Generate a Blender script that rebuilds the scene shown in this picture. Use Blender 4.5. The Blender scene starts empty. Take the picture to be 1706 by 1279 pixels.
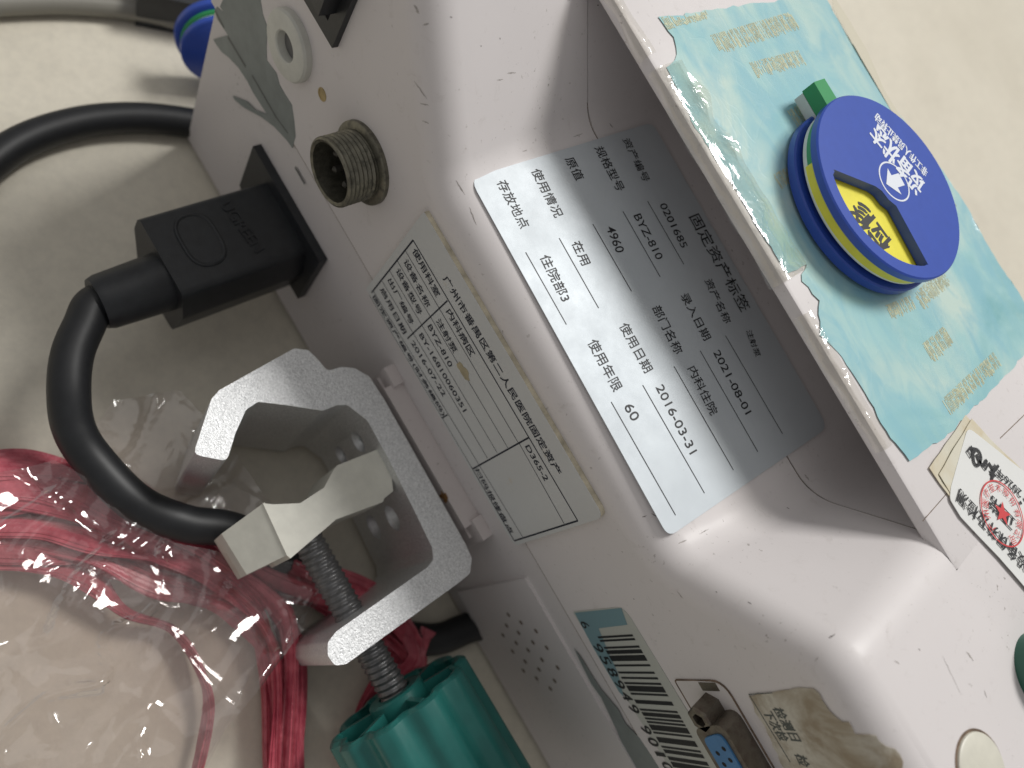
import bpy, bmesh, math, random
from math import sin, cos, pi, radians
from mathutils import Vector, Matrix, noise
random.seed(7)
S = 0.001                       # everything below is written in millimetres
C = bpy.context.scene.collection
scene = bpy.context.scene

# ------------------------------------------------------------------ camera, world, lamps
RC = ((0.5045320019928875, 0.7267893629453619, 0.4660736860996558),
      (0.8628201561600687, -0.4047638339992662, -0.30283265479490273),
      (-0.03144578014557314, 0.5549265362150971, -0.8313048191339605))
CAM = Vector((49.303, -100.2197, 211.6432)); FPX = 1301.96
cam = bpy.data.cameras.new('camera'); co = bpy.data.objects.new('camera', cam); C.objects.link(co)
M = Matrix(((RC[0][0], -RC[1][0], -RC[2][0]), (RC[0][1], -RC[1][1], -RC[2][1]), (RC[0][2], -RC[1][2], -RC[2][2]))).to_4x4()
M.translation = CAM * S; co.matrix_world = M
cam.sensor_width = 36; cam.lens = 36 * FPX / 1706; cam.clip_start = 0.005; cam.clip_end = 50
cam.dof.use_dof = True; cam.dof.focus_distance = 0.178; cam.dof.aperture_fstop = 11.0
scene.camera = co
w = bpy.data.worlds.new('World'); scene.world = w; w.use_nodes = True
bg = w.node_tree.nodes['Background']; bg.inputs[0].default_value = (1.0, 0.98, 0.965, 1); bg.inputs[1].default_value = 0.275
def area(name, loc, target, size, energy, col, sy=None):
    l = bpy.data.lights.new(name, 'AREA'); l.size = size; l.energy = energy; l.color = col
    if sy: l.shape = 'RECTANGLE'; l.size_y = sy
    o = bpy.data.objects.new(name, l); C.objects.link(o)
    o.location = Vector(loc) * S
    o.rotation_euler = (Vector(target) - Vector(loc)).to_track_quat('-Z', 'Y').to_euler()
    return o
area('ceiling_lamp', (-130, 860, 1400), (40, 30, 60), 0.50, 18.5, (1.0, 0.985, 0.955), 0.42)
area('fill_lamp_above', (-500, -100, 1700), (0, 0, 0), 1.1, 1.8, (1.0, 0.98, 0.95), 1.1)  # weak overhead fill, added to lift the shade the main lamp leaves
scene.view_settings.view_transform = 'Standard'; scene.view_settings.look = 'None'
scene.view_settings.exposure = 0.06; scene.view_settings.gamma = 1

# ------------------------------------------------------------------ helpers
def on(u, v, ax, val):
    """point of the photograph -> millimetres on the plane ax = val"""
    a = ((u - 853) / FPX, (v - 639.5) / FPX, 1.0)
    d = Vector([sum(RC[r][k] * a[r] for r in range(3)) for k in range(3)])
    i = 'xyz'.index(ax); k = (val - CAM[i]) / d[i]
    return CAM + d * k
def empty(name, loc, label, cat, group=None):
    o = bpy.data.objects.new(name, None); C.objects.link(o); o.location = Vector(loc) * S
    o.empty_display_size = 0.01
    o['label'] = label; o['category'] = cat
    if group: o['group'] = group
    return o
def tag(o, label=None, cat=None, kind=None):
    if label: o['label'] = label
    if cat: o['category'] = cat
    if kind: o['kind'] = kind
    return o
def link(name, me, mat, parent=None, label=None, smooth=None):
    if mat is not None and not me.materials: me.materials.append(mat)
    if smooth is not None:
        for p in me.polygons: p.use_smooth = True
        me.set_sharp_from_angle(angle=radians(smooth))
    o = bpy.data.objects.new(name, me); C.objects.link(o)
    if parent is not None:
        o.parent = parent
        o.matrix_parent_inverse = Matrix.Translation(-parent.location)
    if label: o['label'] = label
    return o
def mesh(name, vs, fs, mat, parent=None, label=None, smooth=None):
    me = bpy.data.meshes.new(name); me.from_pydata([tuple(Vector(v) * S) for v in vs], [], fs); me.update()
    return link(name, me, mat, parent, label, smooth)
def from_bm(name, bm, mat, parent=None, label=None, smooth=30, scale=True):
    if scale:
        for v in bm.verts: v.co *= S
    bmesh.ops.recalc_face_normals(bm, faces=bm.faces)
    me = bpy.data.meshes.new(name); bm.to_mesh(me); bm.free()
    return link(name, me, mat, parent, label, smooth)
def bevel(bm, w, seg=2, ang=30):
    es = [e for e in bm.edges if len(e.link_faces) == 2 and e.calc_face_angle(0) > radians(ang)]
    bmesh.ops.bevel(bm, geom=es, offset=w, segments=seg, profile=0.5, affect='EDGES', clamp_overlap=True)
def box(bm, x0, x1, y0, y1, z0, z1):
    vs = [bm.verts.new((x, y, z)) for x in (x0, x1) for y in (y0, y1) for z in (z0, z1)]
    for f in ((0, 1, 3, 2), (4, 6, 7, 5), (0, 4, 5, 1), (2, 3, 7, 6), (0, 2, 6, 4), (1, 5, 7, 3)):
        bm.faces.new([vs[i] for i in f])
    return vs
def prism(bm, pts, d):
    """closed polygon of 3-D points extruded by vector d"""
    a = [bm.verts.new(p) for p in pts]; b = [bm.verts.new(Vector(p) + Vector(d)) for p in pts]; n = len(a)
    bm.faces.new(a); bm.faces.new(b[::-1])
    for i in range(n): bm.faces.new([a[i], a[(i + 1) % n], b[(i + 1) % n], b[i]])
def frame_of(ax):
    ax = Vector(ax).normalized(); t = Vector((0, 0, 1)) if abs(ax.z) < .9 else Vector((1, 0, 0))
    u = ax.cross(t).normalized(); return u, ax.cross(u).normalized(), ax
def lathe(bm, c, ax, prof, n=40, fn=None):
    """prof: list of (distance along axis, radius)"""
    u, v, a = frame_of(ax); c = Vector(c); rows = []
    for s, r in prof:
        row = []
        for k in range(n):
            t = 2 * pi * k / n; rr = r if fn is None else fn(s, r, t)
            row.append(bm.verts.new(c + a * s + (u * cos(t) + v * sin(t)) * rr))
        rows.append(row)
    for r0, r1 in zip(rows, rows[1:]):
        for k in range(n): bm.faces.new([r0[k], r0[(k + 1) % n], r1[(k + 1) % n], r1[k]])
    if prof[0][1] > 1e-6: bm.faces.new(rows[0])
    if prof[-1][1] > 1e-6: bm.faces.new(rows[-1][::-1])
    return rows
def spline(pts, n=10):
    P = [Vector(p) for p in pts]; P = [2 * P[0] - P[1]] + P + [2 * P[-1] - P[-2]]; out = []
    for i in range(1, len(P) - 2):
        for k in range(n):
            t = k / n; a, b, c, d = P[i - 1:i + 3]
            out.append(0.5 * ((2 * b) + (c - a) * t + (2 * a - 5 * b + 4 * c - d) * t * t + (3 * b - a - 3 * c + d) * t ** 3))
    out.append(P[-2]); return out
def tube(bm, path, r, n=20, flat=1.0, twist=0.0, rf=None, cap=True):
    rows = []; up = Vector((0, 0, 1)); N = len(path)
    for i, p in enumerate(path):
        t = (path[min(i + 1, N - 1)] - path[max(i - 1, 0)]).normalized()
        s = t.cross(up)
        if s.length < 1e-3: s = t.cross(Vector((0, 1, 0)))
        s.normalize(); u = s.cross(t).normalized(); a0 = twist * i / N
        rr = r * (rf(i / N) if rf else 1); row = []
        for k in range(n):
            a = 2 * pi * k / n; e = s * cos(a) + u * sin(a) * flat
            e = Matrix.Rotation(a0, 3, t) @ e
            row.append(bm.verts.new(p + e * rr))
        rows.append(row)
    for r0, r1 in zip(rows, rows[1:]):
        for k in range(n): bm.faces.new([r0[k], r0[(k + 1) % n], r1[(k + 1) % n], r1[k]])
    if cap: bm.faces.new(rows[0][::-1]); bm.faces.new(rows[-1])
def rounded(pts, r, seg=5):
    """round the corners of a 3-D polygon"""
    P = [Vector(p) for p in pts]; out = []; n = len(P)
    for i in range(n):
        a, b, c = P[i - 1], P[i], P[(i + 1) % n]; rr = r[i] if isinstance(r, (list, tuple)) else r
        if rr <= 0: out.append(b); continue
        d1 = (a - b).normalized(); d2 = (c - b).normalized(); h = d1.angle(d2) / 2
        L = min(rr / math.tan(h), (a - b).length * .48, (c - b).length * .48)
        p1, p2 = b + d1 * L, b + d2 * L
        for k in range(seg + 1):
            t = k / seg; out.append(p1 * (1 - t) ** 2 + b * 2 * t * (1 - t) + p2 * t * t)
    return out
def boolean(o, cutters):
    for c in cutters:
        m = o.modifiers.new('b', 'BOOLEAN'); m.operation = 'DIFFERENCE'; m.solver = 'EXACT'; m.object = c
    dg = bpy.context.evaluated_depsgraph_get(); me = bpy.data.meshes.new_from_object(o.evaluated_get(dg))
    o.modifiers.clear(); o.data = me
    for c in cutters: bpy.data.objects.remove(c)
    me.set_sharp_from_angle(angle=radians(30))
    return o

# ------------------------------------------------------------------ materials
class NT:
    def __init__(s, name):
        s.m = bpy.data.materials.new(name); s.m.use_nodes = True; s.t = s.m.node_tree; s.b = s.t.nodes['Principled BSDF']
        s.out = s.t.nodes['Material Output']
        s.tc = s.t.nodes.new('ShaderNodeTexCoord')
    def n(s, typ, **k):
        x = s.t.nodes.new(typ)
        for a, b in k.items():
            if a in x.inputs: x.inputs[a].default_value = b
            else: setattr(x, a, b)
        return x
    def l(s, a, b): s.t.links.new(a, b)
    def noise(s, scale, detail=4, rough=.55, vec=None, dist=0):
        x = s.n('ShaderNodeTexNoise'); x.inputs['Scale'].default_value = scale; x.inputs['Detail'].default_value = detail
        x.inputs['Roughness'].default_value = rough; x.inputs['Distortion'].default_value = dist
        s.l(vec if vec is not None else s.tc.outputs['Object'], x.inputs['Vector']); return x.outputs['Fac']
    def ramp(s, fac, stops):
        r = s.n('ShaderNodeValToRGB'); e = r.color_ramp.elements
        while len(e) < len(stops): e.new(0.5)
        for i, (p, c) in enumerate(stops):
            e[i].position = p; e[i].color = (c, c, c, 1) if isinstance(c, (int, float)) else (*c, 1)
        s.l(fac, r.inputs[0]); return r.outputs[0]
    def mix(s, fac, a, b, blend='MIX'):
        m = s.n('ShaderNodeMix', data_type='RGBA', blend_type=blend)
        for v, i in ((fac, 0), (a, 6), (b, 7)):
            if isinstance(v, (int, float)): m.inputs[i].default_value = v
            elif isinstance(v, tuple): m.inputs[i].default_value = (*v, 1)
            else: s.l(v, m.inputs[i])
        return m.outputs[2]
    def scaled(s, sx, sy, sz, rot=(0, 0, 0)):
        m = s.n('ShaderNodeMapping'); m.inputs['Scale'].default_value = (sx, sy, sz); m.inputs['Rotation'].default_value = rot
        s.l(s.tc.outputs['Object'], m.inputs[0]); return m.outputs[0]
    def bump(s, h, strength=.3, dist=.0002, prev=None):
        b = s.n('ShaderNodeBump'); b.inputs['Strength'].default_value = strength; b.inputs['Distance'].default_value = dist
        s.l(h, b.inputs['Height'])
        if prev is not None: s.l(prev, b.inputs['Normal'])
        s.l(b.outputs[0], s.b.inputs['Normal']); return b.outputs[0]
    def set(s, **k):
        for a, v in k.items():
            i = s.b.inputs[a.replace('_', ' ')]
            if isinstance(v, (int, float)): i.default_value = v
            elif isinstance(v, tuple): i.default_value = (*v, 1)
            else: s.l(v, i)
        return s

def plastic_body(name, base, dirt=.45):
    t = NT(name)
    spots = t.ramp(t.noise(750, 4, .65), [(.64, 0), (.69, 1)])
    patch = t.ramp(t.noise(40, 5, .6), [(.45, 0), (.75, 1)])
    sm = t.ramp(t.noise(220, 6, .75, dist=.6), [(.58, 0), (.85, 1)])
    c = t.mix(.35, base, t.ramp(t.noise(18, 3), [(.35, tuple(x * .93 for x in base)), (.7, tuple(min(1, x * 1.03) for x in base))]))
    f = t.n('ShaderNodeMath', operation='MULTIPLY'); t.l(spots, f.inputs[0]); t.l(patch, f.inputs[1])
    f2 = t.n('ShaderNodeMath', operation='MULTIPLY'); t.l(f.outputs[0], f2.inputs[0]); f2.inputs[1].default_value = dirt
    c = t.mix(f2.outputs[0], c, (.20, .17, .14))
    g = t.n('ShaderNodeMath', operation='MULTIPLY'); t.l(sm, g.inputs[0]); g.inputs[1].default_value = .42 * dirt
    c = t.mix(g.outputs[0], c, (.36, .32, .28))
    # thin scratches
    wv = t.noise(60, 2, .4, vec=t.scaled(1, 14, 14, (0, .3, .35)), dist=.4)
    scr = t.ramp(wv, [(.495, 0), (.50, 1), (.505, 0)])
    sp = t.ramp(t.noise(55, 2), [(.62, 0), (.68, 1)])
    h = t.n('ShaderNodeMath', operation='MULTIPLY'); t.l(scr, h.inputs[0]); t.l(sp, h.inputs[1])
    h2 = t.n('ShaderNodeMath', operation='MULTIPLY'); t.l(h.outputs[0], h2.inputs[0]); h2.inputs[1].default_value = .25
    c = t.mix(h2.outputs[0], c, (.3, .27, .25))
    t.set(Base_Color=c, Roughness=t.ramp(t.noise(70, 5, .7), [(.3, .50), (.7, .62)]), IOR=1.42)
    b = t.bump(t.noise(1500, 2), .06, .0001)
    t.bump(h.outputs[0], -.3, .0002, b)
    t.set(Coat_Weight=.10, Coat_Roughness=.22)
    return t.m
M_body = plastic_body('body_plastic', (.71, .672, .668), .9)
M_lower = plastic_body('lower_shell_plastic', (.67, .635, .63), .8)
M_bracket = plastic_body('bracket_plastic', (.62, .57, .56), 1.0)
def simple(name, col, rough=.5, metal=0, var=.0, scale=300, bumpS=0, bscale=800, **k):
    t = NT(name)
    if var:
        c = t.ramp(t.noise(scale, 5, .6), [(.3, tuple(max(0, x * (1 - var)) for x in col)), (.7, tuple(min(1, x * (1 + var)) for x in col))])
        t.set(Base_Color=c)
    else: t.set(Base_Color=col)
    t.set(Roughness=rough, Metallic=metal)
    if bumpS: t.bump(t.noise(bscale, 3), bumpS, .0002)
    t.set(**k); return t.m
M_black = simple('black_moulded_plastic', (.016, .018, .021), .42, var=.25, bumpS=.25, bscale=2500)
M_cable = simple('black_cable_rubber', (.011, .012, .014), .48, var=.2, bumpS=.05)
M_hole = simple('dark_cavity', (.012, .011, .011), .8)
M_cream = simple('cream_plastic', (.62, .61, .54), .45, var=.08, scale=200, bumpS=.1)
M_ring = simple('ivory_washer_plastic', (.60, .60, .55), .5, var=.07, bumpS=.08)
M_ink = simple('black_print', (.018, .019, .022), .55)
M_navy = simple('navy_print', (.012, .016, .030), .55)
M_blue = simple('blue_plastic', (.028, .078, .42), .34, var=.04)
M_yellow = simple('yellow_disc', (.86, .77, .06), .38, var=.05)
M_whitepl = simple('white_disc', (.72, .73, .68), .45, var=.06)
M_green = simple('green_plastic', (.035, .30, .10), .35)
M_inkw = simple('white_print', (.74, .78, .85), .5)
M_red = simple('red_print', (.62, .055, .06), .6)
M_dkgreen = simple('dark_green_knob', (.02, .11, .075), .35)
M_foam = simple('foam_tape', (.55, .50, .38), .85, var=.35, scale=250, bumpS=.5)
M_dsub = simple('blue_socket', (.06, .20, .42), .45, var=.1)

def mat_metal_label():
    t = NT('brushed_silver_foil')
    m = t.noise(14, 5, .6, dist=.8); f = t.noise(500, 3, .6)
    c = t.ramp(m, [(.3, (.54, .585, .62)), (.7, (.60, .64, .67))])
    spk = t.ramp(t.noise(1100, 2, .7), [(.72, 0), (.78, 1)]); pt = t.ramp(t.noise(60, 3), [(.5, 0), (.7, 1)])
    f1 = t.n('ShaderNodeMath', operation='MULTIPLY'); t.l(spk, f1.inputs[0]); t.l(pt, f1.inputs[1])
    f2 = t.n('ShaderNodeMath', operation='MULTIPLY'); t.l(f1.outputs[0], f2.inputs[0]); f2.inputs[1].default_value = .5
    c = t.mix(f2.outputs[0], c, (.33, .31, .27))
    t.set(Base_Color=c, Metallic=.30, Roughness=t.ramp(t.noise(90, 6, .7), [(.3, .52), (.7, .62)]))
    b = t.bump(f, .06, .00012); t.bump(t.noise(45, 2), .10, .001, b); return t.m
M_foil = mat_metal_label()
def mat_clamp():
    t = NT('sandblasted_aluminium')
    v = t.n('ShaderNodeTexVoronoi'); v.inputs['Scale'].default_value = 2300; t.l(t.tc.outputs['Object'], v.inputs['Vector'])
    c = t.ramp(t.noise(2100, 3, .75), [(.3, (.55, .56, .57)), (.7, (.92, .93, .94))])
    t.set(Base_Color=c, Metallic=.88, Roughness=.46)
    b = t.bump(t.noise(1500, 3, .8), .8, .0003); return t.m
M_alu = mat_clamp()
M_aluin = simple('dull_aluminium', (.20, .20, .205), .5, .7, var=.1)
def mat_screw(name, col, rust):
    t = NT(name); f = t.ramp(t.noise(500, 5, .7), [(.45, 0), (.7, 1)])
    t.set(Base_Color=t.mix(f, col, rust), Metallic=t.ramp(f, [(0, .9), (1, .3)]), Roughness=t.ramp(t.noise(900, 4), [(.3, .3), (.7, .6)]))
    t.bump(t.noise(1500, 4, .7), .25, .0002); return t.m
M_screw = mat_screw('steel_screw', (.20, .20, .205), (.09, .085, .08))
M_conn = mat_screw('oxidised_nickel', (.22, .21, .17), (.055, .052, .04))
M_dmetal = mat_screw('tarnished_metal', (.20, .18, .15), (.09, .06, .045))
def mat_teal_knob():
    t = NT('teal_plastic')
    c = t.ramp(t.noise(120, 4), [(.3, (.014, .125, .112)), (.7, (.020, .160, .142))])
    t.set(Base_Color=c, Roughness=.33); t.bump(t.noise(900, 3), .08, .0002); return t.m
M_teal = mat_teal_knob()
def mat_table():
    t = NT('cream_worktop')
    a = t.noise(9, 6, .6, dist=.4); b = t.noise(260, 5, .75); c2 = t.noise(55, 5, .65)
    c = t.ramp(a, [(.3, (.62, .575, .475)), (.7, (.71, .665, .56))])
    c = t.mix(t.ramp(b, [(.40, 0), (.75, .42)]), c, (.46, .43, .37))
    c = t.mix(t.ramp(c2, [(.55, 0), (.8, .35)]), c, (.50, .46, .38))
    t.set(Base_Color=c, Roughness=.42); t.bump(b, .12, .0006); return t.m
M_table = mat_table()
def mat_paper(name, col, stain=(.55, .42, .22), amt=.4, rough=.5, lo=.58, hi=.8):
    t = NT(name); s = t.ramp(t.noise(90, 5, .6, dist=.5), [(lo, 0), (hi, amt)])
    c = t.mix(s, col, stain); c = t.mix(t.ramp(t.noise(400, 4, .7), [(.6, 0), (.85, .25)]), c, tuple(x * .7 for x in col))
    t.set(Base_Color=c, Roughness=rough); t.bump(t.noise(250, 4), .12, .0004); return t.m
M_paper = mat_paper('white_sticker_paper', (.74, .745, .73), amt=.05)
M_paper_old = mat_paper('yellowed_sticker_paper', (.66, .63, .52), amt=.7, lo=.45, hi=.7)
M_thin = mat_paper('grey_white_label', (.60, .61, .605), amt=.55, rough=.35, lo=.66, hi=.78)
M_bar = mat_paper('pale_barcode_label', (.52, .53, .49), amt=.1, rough=.3)
M_barblue = mat_paper('faded_blue_print', (.20, .32, .36), amt=.1, rough=.3)
def mat_torn():
    t = NT('torn_brown_label')
    f = t.ramp(t.noise(75, 5, .6, dist=.5), [(.42, 0), (.58, 1)])
    c = t.mix(f, (.58, .55, .47), (.33, .27, .19)); c = t.mix(t.ramp(t.noise(500, 4, .7), [(.55, 0), (.8, .4)]), c, (.18, .14, .10))
    t.set(Base_Color=c, Roughness=.6); t.bump(t.noise(400, 4, .7), .3, .0005); return t.m
M_torn = mat_torn()
def mat_tealpaper():
    t = NT('laminated_teal_leaflet')
    a = t.noise(16, 5, .55, dist=1.2); b = t.noise(45, 4, .6, dist=.8, vec=t.scaled(1, 2.2, 1, (0, 0, .7)))
    c = t.ramp(a, [(.30, (.20, .46, .49)), (.46, (.35, .61, .62)), (.64, (.56, .71, .64))])
    c = t.mix(t.ramp(b, [(.42, 0), (.62, .75)]), c, (.25, .52, .60))
    c = t.mix(t.ramp(t.noise(60, 5, .6, dist=.4), [(.60, 0), (.82, .5)]), c, (.58, .70, .61))
    t.set(Base_Color=c, Roughness=.34, Coat_Weight=.6, Coat_Roughness=.12)
    cr = t.ramp(t.noise(90, 2, .4, dist=1.5), [(.47, 0), (.5, 1), (.53, 0)])
    b1 = t.bump(t.noise(45, 3, .55, dist=.5), .22, .0010); t.bump(cr, .08, .0003, b1); return t.m
M_leaf = mat_tealpaper()
def mat_film(name, white=.05, gloss=.16, col=(.93, .93, .95), bs=.8, scale=70, rough=.07):
    t = NT(name); nt = t.t
    tr = t.n('ShaderNodeBsdfTransparent'); tr.inputs[0].default_value = (*col, 1)
    gl = t.n('ShaderNodeBsdfGlossy'); gl.inputs['Roughness'].default_value = rough; gl.inputs[0].default_value = (1, 1, 1, 1)
    di = t.n('ShaderNodeBsdfTranslucent'); di.inputs[0].default_value = (.8, .78, .78, 1)
    dd = t.n('ShaderNodeBsdfDiffuse'); dd.inputs[0].default_value = (.8, .78, .78, 1)
    b = t.n('ShaderNodeBump'); b.inputs['Strength'].default_value = bs; b.inputs['Distance'].default_value = .0012
    h = t.noise(scale, 3, .5, dist=1.4); t.l(h, b.inputs['Height'])
    for x in (gl, dd): t.l(b.outputs[0], x.inputs['Normal'])
    lw = t.n('ShaderNodeLayerWeight'); lw.inputs[0].default_value = .35; t.l(b.outputs[0], lw.inputs['Normal'])
    mm = t.n('ShaderNodeMapRange'); t.l(lw.outputs['Fresnel'], mm.inputs[0]); mm.inputs[3].default_value = gloss * .5; mm.inputs[4].default_value = min(1, gloss * 3.2)
    m0 = t.n('ShaderNodeMixShader'); m0.inputs[0].default_value = .5; t.l(di.outputs[0], m0.inputs[1]); t.l(dd.outputs[0], m0.inputs[2])
    m1 = t.n('ShaderNodeMixShader'); m1.inputs[0].default_value = white; t.l(tr.outputs[0], m1.inputs[1]); t.l(m0.outputs[0], m1.inputs[2])
    m2 = t.n('ShaderNodeMixShader'); t.l(mm.outputs[0], m2.inputs[0]); t.l(m1.outputs[0], m2.inputs[1]); t.l(gl.outputs[0], m2.inputs[2])
    t.l(m2.outputs[0], t.out.inputs[0]); return t.m
M_bag = mat_film('clear_bag_film', .055, .11, col=(.94, .91, .90), bs=.42, scale=60, rough=.075)
M_tape = mat_film('clear_tape', .05, .19, col=(.95, .94, .90), bs=.55, scale=110, rough=.12)
def mat_rope():
    t = NT('pink_plastic_twine')
    c = t.ramp(t.noise(260, 5, .6), [(.3, (.36, .04, .07)), (.7, (.62, .14, .18))])
    t.set(Base_Color=c, Roughness=.32, Subsurface_Weight=.15)
    t.b.inputs['Subsurface Radius'].default_value = (.003, .001, .001)
    t.bump(t.noise(700, 3, .6), .4, .0005); return t.m
M_rope = mat_rope()
M_gtape = simple('grey_duct_tape_residue', (.215, .24, .235), .5, var=.12, scale=160, bumpS=.15, bscale=300)
M_gtaped = simple('dark_tape_crease', (.09, .10, .10), .5)
M_seam = simple('grime_in_seam', (.17, .12, .085), .9, var=.5, scale=400)
M_rust = simple('rust_stain', (.33, .17, .06), .8, var=.3, scale=900)
M_fade = simple('faded_orange_print', (.54, .56, .38), .45, var=.25, scale=700)
M_tubeg = simple('grey_tube', (.23, .22, .19), .35)
M_brass = simple('brass_hole', (.45, .34, .16), .5, var=.3)

# ------------------------------------------------------------------ flat print
FONT = None
class Print:
    """letters and ruled lines lying on a surface, one mesh"""
    def __init__(s, P0, U, V, N, lift=.06):
        s.P0, s.U, s.V, s.N = Vector(P0), Vector(U).normalized(), Vector(V).normalized(), Vector(N).normalized()
        s.lift = lift; s.vs = []; s.fs = []
    def uv(s, p):
        d = Vector(p) - s.P0; return Vector((d.dot(s.U), d.dot(s.V)))
    def add(s, q2, faces, lift=None):
        b = len(s.vs)
        for q in q2: s.vs.append(s.P0 + s.U * q[0] + s.V * q[1] + s.N * (s.lift if lift is None else lift))
        s.fs += [[b + i for i in f] for f in faces]
    def line(s, a, b, w=.2, uvs=False):
        a, b = (Vector(a), Vector(b)) if uvs else (s.uv(a), s.uv(b)); d = (b - a).normalized(); n = Vector((-d.y, d.x)) * w / 2
        s.add([a - n, b - n, b + n, a + n], [(0, 1, 2, 3)], s.lift * .9)
    def poly(s, pts): s.add(pts, [list(range(len(pts)))])
    def text(s, body, a, b, h, bold=0.0, uvs=False, spacing=1.0, fat=0):
        """centre line runs a -> b, letters h high"""
        a, b = (Vector(a), Vector(b)) if uvs else (s.uv(a), s.uv(b))
        cu = bpy.data.curves.new('t', 'FONT'); cu.body = body; cu.size = 1; cu.offset = bold; cu.space_character = spacing
        cu.resolution_u = 3
        o = bpy.data.objects.new('t', cu); C.objects.link(o)
        me = bpy.data.meshes.new_from_object(o.evaluated_get(bpy.context.evaluated_depsgraph_get()))
        bpy.data.objects.remove(o); bpy.data.curves.remove(cu)
        if not len(me.vertices): return
        xs = [v.co.x for v in me.vertices]; ys = [v.co.y for v in me.vertices]
        x0, x1, y0, y1 = min(xs), max(xs), min(ys), max(ys)
        d = b - a; L = d.length; d.normalize(); n = Vector((-d.y, d.x))
        shifts = ((0, 0),) if not fat else ((-fat, -fat * .5), (fat, -fat * .4), (-fat * .4, fat * .5), (fat * .5, fat * .5))
        for k_, (e1, e2) in enumerate(shifts):
            s.add([a + d * ((v.co.x - x0) / (x1 - x0) * L + e1) + n * (((v.co.y - y0) / (y1 - y0) - .5) * h + e2) for v in me.vertices],
                  [list(p.vertices) for p in me.polygons], s.lift + k_ * .004)
        bpy.data.meshes.remove(me)
    def build(s, name, mat, parent): return mesh(name, s.vs, s.fs, mat, parent)
def crinkle(p, sc, seed=0):
    return noise.noise(Vector(p) * sc + Vector((seed, seed * 1.7, seed * .3)))
def sheet(name, pts, cell, lift, mat, parent, N=(0, 0, 1), label=None, edge_lift=0, thick=.12, smooth=60, wr=.12, sc=.12, seed=0):
    """an outline cut into small cells, wrinkled along its normal, with a thickness"""
    N = Vector(N).normalized(); U, V, _ = frame_of(N)
    bm = bmesh.new(); bm.faces.new([bm.verts.new(p) for p in pts])
    for D in (U, V):
        ds = [Vector(p).dot(D) for p in pts]; k = math.floor(min(ds) / cell) + 1
        while k * cell < max(ds):
            bmesh.ops.bisect_plane(bm, geom=bm.verts[:] + bm.edges[:] + bm.faces[:], plane_co=D * (k * cell), plane_no=D); k += 1
    bnd = [v.co.copy() for v in bm.verts if v.is_boundary]
    for v in bm.verts:
        h = crinkle(v.co, sc, seed) * .6 + crinkle(v.co, sc * 2.7, seed + 5) * .3 + .45
        e = 0
        if edge_lift and v.is_boundary: e = max(0, crinkle(v.co, .09, seed + 9) + .25) * edge_lift
        v.co += N * (lift + max(0, h) * wr + e)
    bm.normal_update()
    top = bm.faces[:]
    r = bmesh.ops.extrude_face_region(bm, geom=top)
    nv = [g for g in r['geom'] if isinstance(g, bmesh.types.BMVert)]
    for v in nv: v.co += N * thick
    return from_bm(name, bm, mat, parent, label, smooth)
def ragged(pts, step, amp, seed=0):
    out = []; n = len(pts)
    for i in range(n):
        a, b = Vector(pts[i]), Vector(pts[(i + 1) % n]); k = max(1, int((b - a).length / step))
        for j in range(k):
            p = a.lerp(b, j / k); q = Vector((crinkle(p, .45, seed), crinkle(p, .45, seed + 3), crinkle(p, .45, seed + 7)))
            out.append((p, q * amp))
    return out
def ragged_on(pts, step, amp, ax, val, seed=0):
    i = 'xyz'.index(ax); out = []
    for p, q in ragged(pts, step, amp, seed):
        v = p + q; v[i] = val; out.append(v)
    return out

# ------------------------------------------------------------------ the worktop
H = 106.4; ZT = -36
bm = bmesh.new(); box(bm, -900, 1100, -500, 1600, ZT - 30, ZT); bevel(bm, 3)
tag(from_bm('table', bm, M_table), kind='structure')

# ------------------------------------------------------------------ the pump
pump = empty('syringe_pump', (60, 60, ZT), 'grubby pinkish-white plastic syringe pump with asset labels, lying on the cream worktop', 'medical pump')
def zf(y): return 77.3 + .066 * y
def profile(y):
    t = y / 46; t = max(0, min(t, 2.2))
    K = [(-88, H), (-31, H), (0 - 3 * t, zf(y)), (93 + 10 * t, zf(y)), (119 - .3 * t, H), (230, H)]
    rad = [0, 12, 11, 11, 12, 0]; out = [(Vector(K[0]), Vector((0, 1)))]
    for i in range(1, 5):
        a, b, c = Vector(K[i - 1]), Vector(K[i]), Vector(K[i + 1]); d1 = (a - b).normalized(); d2 = (c - b).normalized()
        h = d1.angle(d2) / 2; L = rad[i] / math.tan(h); ctr = b + (d1 + d2).normalized() * (rad[i] / sin(h))
        p1, p2 = b + d1 * L, b + d2 * L; a1 = math.atan2(*(p1 - ctr).yx); a2 = math.atan2(*(p2 - ctr).yx)
        da = (a2 - a1 + pi) % (2 * pi) - pi; conv = i in (1, 4)
        for k in range(9):
            an = a1 + da * k / 8; e = Vector((cos(an), sin(an)))
            out.append((ctr + e * rad[i], e if conv else -e))
    out.append((Vector(K[5]), Vector((0, 1)))); return out
bm = bmesh.new(); rb = 8.0; rows = []
st = [(rb * (1 - sin(f)), rb * (1 - cos(f))) for f in [pi / 2 * (1 - k / 9) for k in range(10)]]
st += [(y, 0) for y in (12, 18, 26, 34, 42, 43.5)]
st += [(45.6, 0), (45.8, .9), (46.2, .9), (46.35, .25), (60, .25), (80, .25), (100, .25)]
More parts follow.
